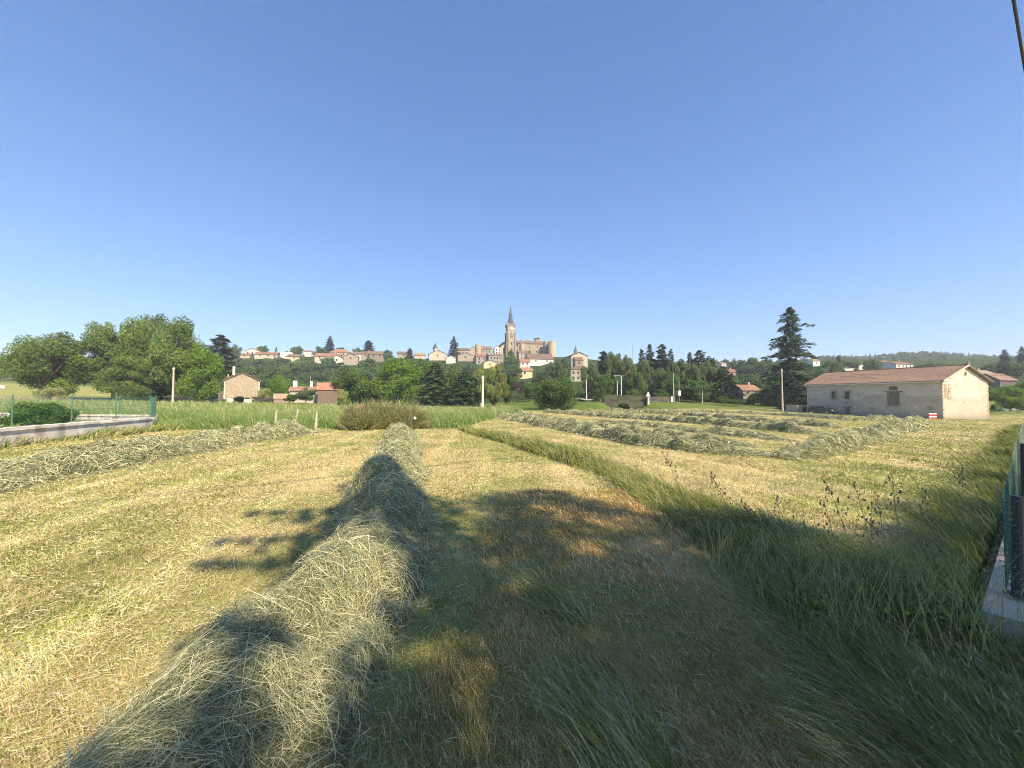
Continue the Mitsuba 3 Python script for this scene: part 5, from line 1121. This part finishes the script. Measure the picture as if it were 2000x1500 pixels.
tree('flowering', 'elder bush with white flowers in front of the leftmost round tree', 100, 752, 60, 4.6, cb=.0)
tree('bush', 'tall bush inside the fenced plot at the left, by the second fence post', 66, 776, 16.5, 2.1, cb=.0)
tree('bush', 'brownish bush beside the tall bush inside the fenced plot', 103, 781, 19, 1.9, cb=.0)
for i, (px, top, w) in enumerate([(5, 690, 60), (45, 683, 50), (25, 706, 60), (120, 700, 60), (160, 708, 40)]):
    tree('wood', ['dark tree at the far left edge behind the fields', 'grey-green tree peeping over the left shoulder of the leftmost round tree', 'dark tree low behind the yellow field at the left edge', 'dark tree behind the leftmost round tree', 'dark tree on the far pasture behind the gap in the left trees'][i], px, top, 190+i*15, pw(w, 190+i*15))
tree('bush', 'dark hedge bush on the far pasture between the big left trees', 165, 743, 190, 8, cb=0)
# around the houses at the left
tree('column', 'small yellow-green conifer between the two pale stone blocks', 468, 775, 75, 2.1)
tree('bush', 'dark little bush behind the squared pale stone block', 481, 775, 78, 1.6, cb=0)
tree('flowering', 'bush with cream flowers at the right corner of the stone house', 516, 754, 92, 3.6, cb=0)
tree('bush', 'bright green bush right of the small shed', 571, 767, 76, 3.4, cb=0)
tree('grey', 'small grey-green tree in front of the low farmhouse wing', 598, 752, 76, 4.2, cb=.1)
tree('flowering', 'white-blossomed shrub at the right end of the red-roofed farm building', 668, 755, 77, 2.6, cb=0)
tree('oak', 'dense dark green tree right of the red-roofed farm building', 688, 712, 84, pw(84, 84), cb=.03)
tree('oak', 'dark green tree between the farm and the bright green tree', 722, 742, 86, pw(60, 86), cb=.02)
tree('bright', 'large bright green round tree left of the dark cedars', 772, 691, 84, pw(112, 84), cb=.03)
tree('bright', 'bright green tree lower down, behind the stone house', 545, 724, 100, pw(48, 100), cb=.02)
tree('cedar', 'dark layered cedar right of the bright green tree', 850, 708, 86, pw(84, 86))
tree('cedar', 'dark layered cedar left of the light green willow', 905, 722, 84, pw(80, 84))
tree('oak', 'dark tree rising behind the two dark cedars', 838, 690, 110, pw(64, 110), cb=.02)
tree('grey', 'greyish green tree behind the cedars below the hill town', 908, 702, 150, pw(50, 150))
tree('oak', 'mid green tree behind the cedars and left of the willow', 880, 706, 120, pw(52, 120), cb=.02)
tree('willow', 'light green weeping willow right of the concrete pole', 966, 711, 82, pw(62, 82), cb=.0)
tree('willow', 'pale willow half hidden behind the concrete pole', 935, 716, 92, pw(56, 92), cb=.0)
tree('column', 'dark narrow conifer at the right side of the willow', 990, 736, 84, pw(22, 84))
tree('purple', 'purple-leaved tree above the lawn below the yellow house', 1016, 741, 122, pw(40, 122))
tree('oak', 'small tree standing on the lawn with its own shadow', 1036, 742, 100, pw(42, 100), cb=.12)
tree('thicket', 'broad bushy tree standing alone at the edge of the right field', 1084, 728, 63, pw(106, 63), cb=-.1)
tree('grey', 'grey-green tree behind the broad bushy tree', 1060, 716, 108, pw(46, 108))
tree('oak', 'dark green tree below the church, right of the long terrace', 998, 690, 240, pw(34, 240))
tree('oak', 'dark tree above the willow below the long terrace', 1003, 706, 180, pw(40, 180))
tree('grey', 'pale tree in front of the yellow gabled house below the terrace', 915, 703, 200, pw(44, 200))
tree('bush', 'round clipped tree at the foot of the church tower', 997, 682, 330, 7, cb=0)
tree('oak', 'dark tree left of the purple tree', 1001, 735, 130, pw(30, 130))
tree('birch', 'tall slender birch below the castle round tower', 1099, 681, 120, pw(40, 120), cb=.05)
tree('birch', 'slim birch left of the tall slender birch', 1074, 703, 125, pw(30, 125), cb=.05)
# row of trees behind the bridge
ROW = [('birch', 1155, 694, 105, 44), ('pine', 1180, 686, 118, 36), ('birch', 1197, 682, 108, 46), ('birch', 1226, 692, 104, 44), ('spruce', 1254, 682, 122, 30), ('spruce', 1270, 672, 116, 36), ('pine', 1294, 673, 114, 34), ('birch', 1290, 706, 100, 40), ('spruce', 1311, 681, 118, 30),
       ('birch', 1328, 683, 104, 44), ('spruce', 1348, 687, 118, 30), ('birch', 1352, 690, 102, 36), ('pine', 1367, 684, 112, 40), ('spruce', 1386, 695, 108, 44), ('spruce', 1393, 700, 118, 36), ('cedar', 1412, 715, 104, 74), ('oak', 1243, 715, 100, 44), ('oak', 1310, 720, 98, 50), ('oak', 1180, 722, 102, 44), ('oak', 1365, 735, 98, 60)]
RL = {'birch': 'drooping grey-green birch in the tree row behind the bridge', 'pine': 'open-crowned pine in the tree row behind the bridge', 'spruce': 'pointed dark spruce in the tree row behind the bridge', 'cedar': 'broad dark conifer at the right end of the tree row', 'oak': 'dense round tree low in the tree row behind the bridge'}
PLACE = ['beside the cream gable', 'above the street lamp, to its left', 'straight above the street lamp', 'right of the street lamp', 'left of the tallest', 'tallest of all', 'second tallest top', 'under the second tallest pine', 'over the bare pole',
         'above the white box on its pole', 'blunt-topped by the tall pole', 'beside the white box pole', 'last high top', 'over the thin lane pole', 'half hidden near the right end', '', 'left of the bridge sign', 'behind the bridge sign', 'left of the street lamp', 'behind the thin pole by the lane']
for (kd, px, top, Y, w), pl in zip(ROW, PLACE): tree(kd, {'birch': 'drooping birch', 'pine': 'open pine', 'spruce': 'pointed dark spruce', 'cedar': 'broad dark conifer at the right end', 'oak': 'dense dark tree'}[kd]+' in the row behind the bridge'+(', '+pl if pl else ''), px, top, Y, pw(w, Y), cb=.04, group='trees behind the bridge')
tree('bush', 'dark bush added behind the arch of the bridge to darken it', 1219, 775, 91, 5.0, cb=0); tree('bush', 'shrub on the bank at the left end of the bridge', 1170, 780, 78.5, 3.2, cb=0)  # first bush is added so that the arch reads dark
for i, (kd, px, top, Y, w) in enumerate([('birch', 1212, 700, 112, 52), ('oak', 1280, 700, 122, 56), ('oak', 1335, 698, 124, 56), ('birch', 1378, 702, 106, 46), ('oak', 1215, 728, 104, 50), ('oak', 1390, 728, 112, 60), ('oak', 1160, 730, 112, 50), ('birch', 1262, 700, 108, 44)]):
    tree(kd, ['broad birch filling the row above the street lamp', 'round tree filling the row below its tallest tops', 'round tree filling the row behind the tall bare pole', 'birch filling the row left of the broad dark conifer', 'low round tree behind the street lamp', 'round tree low beside the broad dark conifer', 'low round tree behind the pole by the lane bend', 'birch just left of the tallest spruce top'][i], px, top, Y, pw(w, Y), cb=.0, group='trees behind the bridge')
tree('bush', 'bright green bush behind the bridge, right of the street lamp', 1236, 754, 93, 4.2, cb=0); tree('bush', 'pale bush left of the bridge under the birches', 1172, 751, 100, 4.2, cb=0)
tree('bush', 'bright bush by the lane below the broad dark conifer', 1412, 774, 91, 4.0, cb=0); tree('bush', 'green bush by the lane further right, left of the fir', 1440, 778, 90, 3.4, cb=0)
tree('bush', 'leafy bush under the dark pole right of the bridge', 1290, 758, 96, 4.4, cb=0)
# skyline of the village
for kd, px, top, Y, w, lab in [('oak', 512, 673, 325, 24, 'round tree behind the orange-roofed bungalow on the skyline'), ('spruce', 538, 678, 318, 11, 'small dark conifer between the orange and whitish roofs'), ('oak', 579, 674, 320, 26, 'dark round tree between the whitish-roofed house and the narrow white house'),
    ('oak', 626, 675, 318, 38, 'broad round tree left of the tall skyline conifer'), ('spruce', 643, 656, 322, 22, 'tall dark conifer behind the orange-roofed village houses'), ('oak', 664, 675, 330, 20, 'dark tree behind the hipped orange roof'), ('oak', 697, 677, 325, 24, 'dark tree right of the hipped orange roof'), ('pine', 719, 665, 318, 22, 'bluish conifer behind the brown-roofed houses'),
    ('oak', 757, 681, 300, 24, 'round tree right of the brown-walled house'), ('oak', 640, 693, 270, 34, 'dark tree in front of the broad orange roofs'), ('spruce', 886, 657, 325, 22, 'tall dark conifer left of the church beside the grey-beige house'), ('pine', 800, 680, 320, 14, 'small pine on the skyline left of the pyramid turret'), ('oak', 560, 684, 320, 16, 'small dark tree behind the whitish-roofed house'),
    ('oak', 592, 692, 285, 30, 'dark tree below the narrow white house'), ('oak', 1035, 683, 332, 6, 'small dark bush against the castle wall'), ('oak', 815, 697, 250, 44, 'dark green tree below the pale ruin-like house'), ('oak', 855, 700, 250, 40, 'dark green tree below the pyramid turret'), ('oak', 760, 694, 240, 40, 'dark tree behind the large bright green tree')]:
    tree(kd, lab, px, top, Y, pw(w, Y), base=zr(top, Y)-(16 if kd == 'spruce' else 10)*(w/24)**.5-2)
ROWS = [(255, 'top row of the wooded slope, right under the village houses'), (222, 'second row of the wooded slope below the village houses'), (188, 'middle of the wooded slope below the village houses'), (158, 'lower middle of the wooded slope, above the farm roofs'), (133, 'lower edge of the wooded slope behind the farm'), (0, 'foot of the wooded slope right behind the farm roofs')]
for px, top, Y, hh in WOOD:
    light = TR_.uniform() < .15; row = next(t for y0, t in ROWS if Y > y0)
    tree('bright' if light else 'wood', ('bright green tree in the ' if light else 'dark green tree in the ')+row, px, top, Y, hh*TR_.uniform(1.05, 1.5), base=zr(top, Y)-hh, group='trees in the '+row, cb=.0, name='woodland_tree')
# right side: tall fir, trees, far ridge
tree('fir', 'very tall ragged dark fir standing above the road left of the barn', 1546, 599, 92, pw(118, 92))
for kd, px, top, Y, w, lab in [('oak', 1500, 752, 100, 60, 'dark leafy tree at the left foot of the tall fir'), ('oak', 1575, 745, 98, 70, 'dark tree at the right foot of the tall fir beside the barn'), ('oak', 1530, 765, 92, 60, 'low dark tree under the tall fir'), ('oak', 1625, 700, 180, 44, 'grey-green tree right of the tall fir'), ('spruce', 1640, 694, 200, 20, 'pointed tree right of the tall fir'),
    ('oak', 1465, 696, 230, 46, 'tall round tree left of the tall fir, above the cottages'), ('oak', 1436, 705, 240, 34, 'tree above the orange-roofed cottage'), ('oak', 1495, 702, 220, 36, 'dark tree behind the left side of the tall fir'), ('oak', 1455, 728, 170, 40, 'dark tree between the two cottages left of the fir'), ('oak', 1428, 738, 150, 34, 'tree below the orange-roofed cottage'),
    ('bush', 1465, 768, 104, 22, 'tall bush before the broad-roofed cottage'), ('oak', 1705, 700, 210, 34, 'dark round tree between the two white houses above the barn'), ('oak', 1660, 700, 240, 40, 'tree behind the white gabled house above the barn'), ('oak', 1722, 722, 190, 30, 'dark tree below the low cream house above the barn'), ('oak', 1815, 705, 200, 50, 'tree right of the white four-window house'),
    ('oak', 1845, 712, 180, 40, 'tree above the right end of the barn roof'), ('spruce', 1965, 682, 190, 24, 'dark conifer near the right edge of the picture'), ('spruce', 1999, 676, 180, 22, 'dark conifer cut by the right edge'), ('oak', 1985, 702, 170, 40, 'dark tree below the right edge conifers'), ('oak', 1940, 706, 210, 40, 'dark tree behind the white dormer house'),
    ('bright', 1972, 750, 76, 54, 'round green tree on a short trunk right of the barn gable'), ('oak', 2010, 735, 82, 70, 'dark tree at the right edge beside the round green tree'), ('oak', 1935, 752, 110, 44, 'dark bush mass behind the barn gable'), ('bush', 1945, 785, 90, 26, 'low bush between the barn gable and the round green tree'),
    ('oak', 1760, 722, 200, 36, 'tree hiding the foot of the white four-window house'), ('oak', 1600, 716, 170, 40, 'tree directly right of the tall fir, mid height'), ('oak', 1680, 724, 170, 50, 'tree behind the middle of the barn roof'), ('oak', 1870, 724, 160, 40, 'tree just behind the barn ridge at its right end')]:
    tree(kd, lab, px, top, Y, pw(w, Y), base=min(H(xr(px, Y), Y), zr(top, Y)-(6 if kd != 'spruce' else 10)), cb=.14 if kd == 'bright' else .0)
# the far wooded ridges: no single tree to be told apart
fr = np.random.default_rng(23); fk = 0
labels['forest'] = {'label': 'far wooded ridge closing the view', 'category': 'forest', 'kind': 'stuff'}
def forest(px0, px1, top, Y, n, hh=14, dy=60):
    global fk
    for i in range(n):
        px = fr.uniform(px0, px1); YY = Y+fr.uniform(-dy, dy); t = top(px)+fr.uniform(-2.5, 5); kd = 'spruce' if fr.uniform() < .3 else 'wood'
        g, _ = KIND[kd][fr.integers(len(KIND[kd]))]; h = hh*fr.uniform(.8, 1.3); x = xr(px, YY); z = zr(t, YY)-h; w = h*(.22 if kd == 'spruce' else .45); fk += 1
        tr = T().translate([x, YY, z if kd == 'spruce' else z+h*.5]).rotate([0, 0, 1], fr.uniform(0, 360)).scale([w, w, h if kd == 'spruce' else h*.5])
        scene[f'forest__{fk:03d}'] = {'type': 'instance', 'to_world': tr, 'g': {'type': 'ref', 'id': g}}
forest(1395, 1620, lambda p: 700-(p-1395)*.0, 420, 60); forest(1395, 1500, lambda p: 716, 330, 26, 12, 30)
forest(1600, 2060, lambda p: 690+4*math.sin(p*.02), 620, 190, 15, 80); forest(1600, 2060, lambda p: 701, 480, 250, 14, 70); forest(1600, 2060, lambda p: 711, 340, 90, 12, 30); forest(1600, 2010, lambda p: 722, 235, 50, 9, 25)
forest(1395, 1570, lambda p: 733, 172, 34, 9, 20); forest(1440, 1640, lambda p: 712, 260, 50, 11, 30); forest(1600, 2040, lambda p: 706, 400, 240, 13, 45); forest(1640, 2000, lambda p: 716, 290, 70, 10, 25)
forest(-250, 120, lambda p: 692-(0 if p > -20 else 12), 480, 90, 14, 60); forest(-200, 175, lambda p: 716, 330, 46, 12, 30)
forest(1100, 1160, lambda p: 714, 290, 10, 10, 20); forest(1140, 1430, lambda p: 706, 300, 40, 14, 30)
forest(-2600, -300, lambda p: 690, 480, 60, 15, 60); forest(2100, 4200, lambda p: 695, 420, 60, 15, 60)
# brownish broom bush at the meadow edge: twiggy sprays
def broom(label, spots, seed):
    k = thing('broom_bush', label, 'bush'); r = np.random.default_rng(seed); P = []
    for part_name, share, c0, c1 in (('green_sprays', .66, (.13, .20, .06), (.28, .33, .14)), ('dry_sprays', .34, (.28, .21, .14), (.56, .46, .32))):
        C, S, W, col = [], [], [], []
        for (px, base, top, Y, hw, n) in spots:
            for _ in range(int(n*share)):
                d = unit(r.normal(0, 1, 3)); d[2] = abs(d[2]); q = r.uniform(.1, 1)**.5; x0, y0 = xr(px, Y)+d[0]*q*hw, Y+d[1]*q*hw*.8; z0 = H(x0, y0); h = (zr(top, Y)-H(xr(px, Y), Y))*(.62+.75*nz(x0*1.6+seed, y0*1.6))
                L = r.uniform(.18, .5); t = np.linspace(0, 1, 4); a = d*[.8, .8, .3]+[0, 0, .75]+r.normal(0, .3, 3); jig = r.normal(0, .03, (4, 3))
                C.append(np.array([x0, y0, z0+d[2]*q*h*.85])+a*(L*t)[:, None]-[0, 0, .0]+jig); S.append(unit(r.normal(0, 1, 3))); W.append(np.array([.007, .012, .010, 0])*r.uniform(.6, 1.5)); u = r.uniform(); col.append(np.array(c0)*(1-u)+np.array(c1)*u)
        m, c = ribbon(np.array(C), np.array(S), np.array(W), np.array(col)); part(k, part_name, m, 'blade', color=c, kind='stuff')
broom('large half-dry broom bush at the meadow edge, left part dark and brown', [(708, 832, 794, 19.6, 1.0, 4600), (738, 830, 790, 20.2, .9, 3600)], 41)
broom('pale brown twiggy broom bush right of the large half-dry one', [(770, 828, 788, 20.6, 1.2, 4600), (806, 824, 796, 20.2, .8, 2400)], 42)
# trees behind the camera: they cast the shade over the near field
SHADE = [(-2.55, 6.9, .62, 5.5), (-2.0, 6.1, .75, 5.2), (-1.4, 5.3, .95, 5.0), (-1.2, 4.4, .8, 4.8), (-.2, 5.9, .62, 5.6), (.5, 6.1, .55, 5.8), (1.1, 5.5, .55, 5.4), (.2, 4.9, .75, 5.0), (1.2, 4.3, .6, 5.2), (-.4, 3.6, .75, 4.6), (.7, 3.4, .85, 4.8), (.3, 2.4, .8, 4.4), (1.4, 2.6, .9, 4.6), (2.2, 3.6, .85, 5.0), (2.6, 4.6, .6, 5.4), (2.9, 2.9, .9, 4.8), (2.3, 1.7, 1., 4.4), (3.4, 1.9, .9, 4.8), (1.1, 1.4, .9, 4.2), (-.05, 1.3, .8, 4.0), (-.6, 1.0, .6, 4.0),
         (-2.15, 5.0, .33, 4.8), (-2.05, 4.55, .26, 4.7), (-2.35, 4.9, .2, 4.7), (-2.7, 5.05, .16, 4.7), (-3.05, 5.0, .1, 4.7), (-2.2, 4.05, .2, 4.5), (-2.6, 4.05, .12, 4.5), (-1.95, 3.5, .2, 4.4), (-3.5, 5.25, .13, 4.6), (-3.2, 5.3, .15, 4.6), (-2.85, 5.35, .17, 4.6), (-2.5, 5.4, .2, 4.6), (-3.2, 4.3, .12, 4.5), (-2.95, 4.32, .14, 4.5), (-2.65, 4.35, .15, 4.5), (-2.35, 4.4, .18, 4.5), (-2.9, 3.72, .12, 4.4), (-2.65, 3.72, .14, 4.4), (-2.35, 3.75, .17, 4.4), (-2.05, 3.8, .2, 4.4), (-1.95, 2.5, .2, 3.9), (-1.6, 2.35, .25, 3.9), (-1.3, 1.75, .3, 3.8), (-1.6, 1.5, .28, 3.8), (-1.2, 1.2, .35, 3.8),
         (3.6, 3.6, .7, 5.2), (4.3, 4.3, .55, 5.4), (4.2, 2.9, .8, 5.0), (5.2, 4.2, .8, 5.4), (6.1, 5.0, .9, 5.6), (7.3, 5.8, .65, 5.8), (8.6, 6.8, .55, 6.0), (4.8, 1.8, .9, 4.8), (5.6, 2.8, .8, 5.0), (3.6, .6, 1., 4.4), (1.8, .4, .9, 4.0), (-.7, 2.2, .4, 4.2), (-.55, 1.7, .45, 4.1), (-.85, 1.3, .35, 4.0), (-.72, 3.35, .33, 4.5), (-.8, 2.75, .25, 4.4), (.9, 2.9, .8, 4.7), (1.6, 3.3, .8, 4.9), (-.1, 4.3, .6, 4.8), (.3, .8, .9, 3.9), (2.9, 1.0, 1., 4.3), (1.9, 2.3, .8, 4.6), (-.2, 2.9, .55, 4.5), (4.0, 1.2, .9, 4.6), (.6, 1.9, .8, 4.3), (1.9, 4.7, .6, 5.3), (3.3, 4.5, .55, 5.5)]
def shade_tree():
    k = thing('shade_tree', 'leafy tree behind the camera whose shade falls on the near field', 'tree'); r = np.random.default_rng(31)
    hx, hy = SUN[0]/SUN[2], SUN[1]/SUN[2]; bl = [(gx_+hx*h*2.1, gy_+hy*h*2.1, h*2.1, rad*.92) for gx_, gy_, rad, h in SHADE]
    m, c = leaf_cloud(bl, 23000, .12, r, MG, shellp=.5); part(k, 'crown', m, 'leaf', color=c)
    base = np.array([9.0, -12.5, H(9.0, -12.5)]); ms = [tube([base-[0, 0, .3], base+[-.1, 0, 2.2], base+[-.3, .3, 5.0], base+[-1.2, 1.5, 7.6]], [.32, .26, .2, .12], 9)]
    nodes = [base+[-1.2, 1.5, 7.6]]; left = [np.array(q[:3]) for q in bl]
    while left:                                             # each bough grows from the nearest one already there
        dm = np.array([[np.linalg.norm(e-nd)+(0 if j else 0) for j, nd in enumerate(nodes)] for e in left]); i, j = np.unravel_index(dm.argmin(), dm.shape); e = left.pop(i); s = nodes[j]
        w = .05 if j == 0 else .012; ms.append(tube([s, (s+e)/2+[0, 0, .1], e], [w, w*.8, .008], 5)); nodes.append(e)
    part(k, 'trunk', cat(ms), 'bark')
shade_tree()

# ------------------------------------------------------------------ air
scene['air'] = {'type': 'homogeneous', 'albedo': {'type': 'rgb', 'value': [.95, .96, .97]}, 'sigma_t': {'type': 'rgb', 'value': [.00032, .00035, .00042]}}
_lo, _hi = np.array([-3600., -1000., float(gz.min())-4]), np.array([3600., 3600., 175.])
scene['haze'] = {'type': 'cube', 'to_world': T().translate(list((_lo+_hi)/2)).scale(list((_hi-_lo)/2)), 'bsdf': {'type': 'null'}, 'interior': {'type': 'ref', 'id': 'air'}}
scene['camera']['medium'] = {'type': 'ref', 'id': 'air'}
labels['haze'] = {'label': 'thin summer haze over the valley', 'category': 'haze', 'kind': 'stuff'}
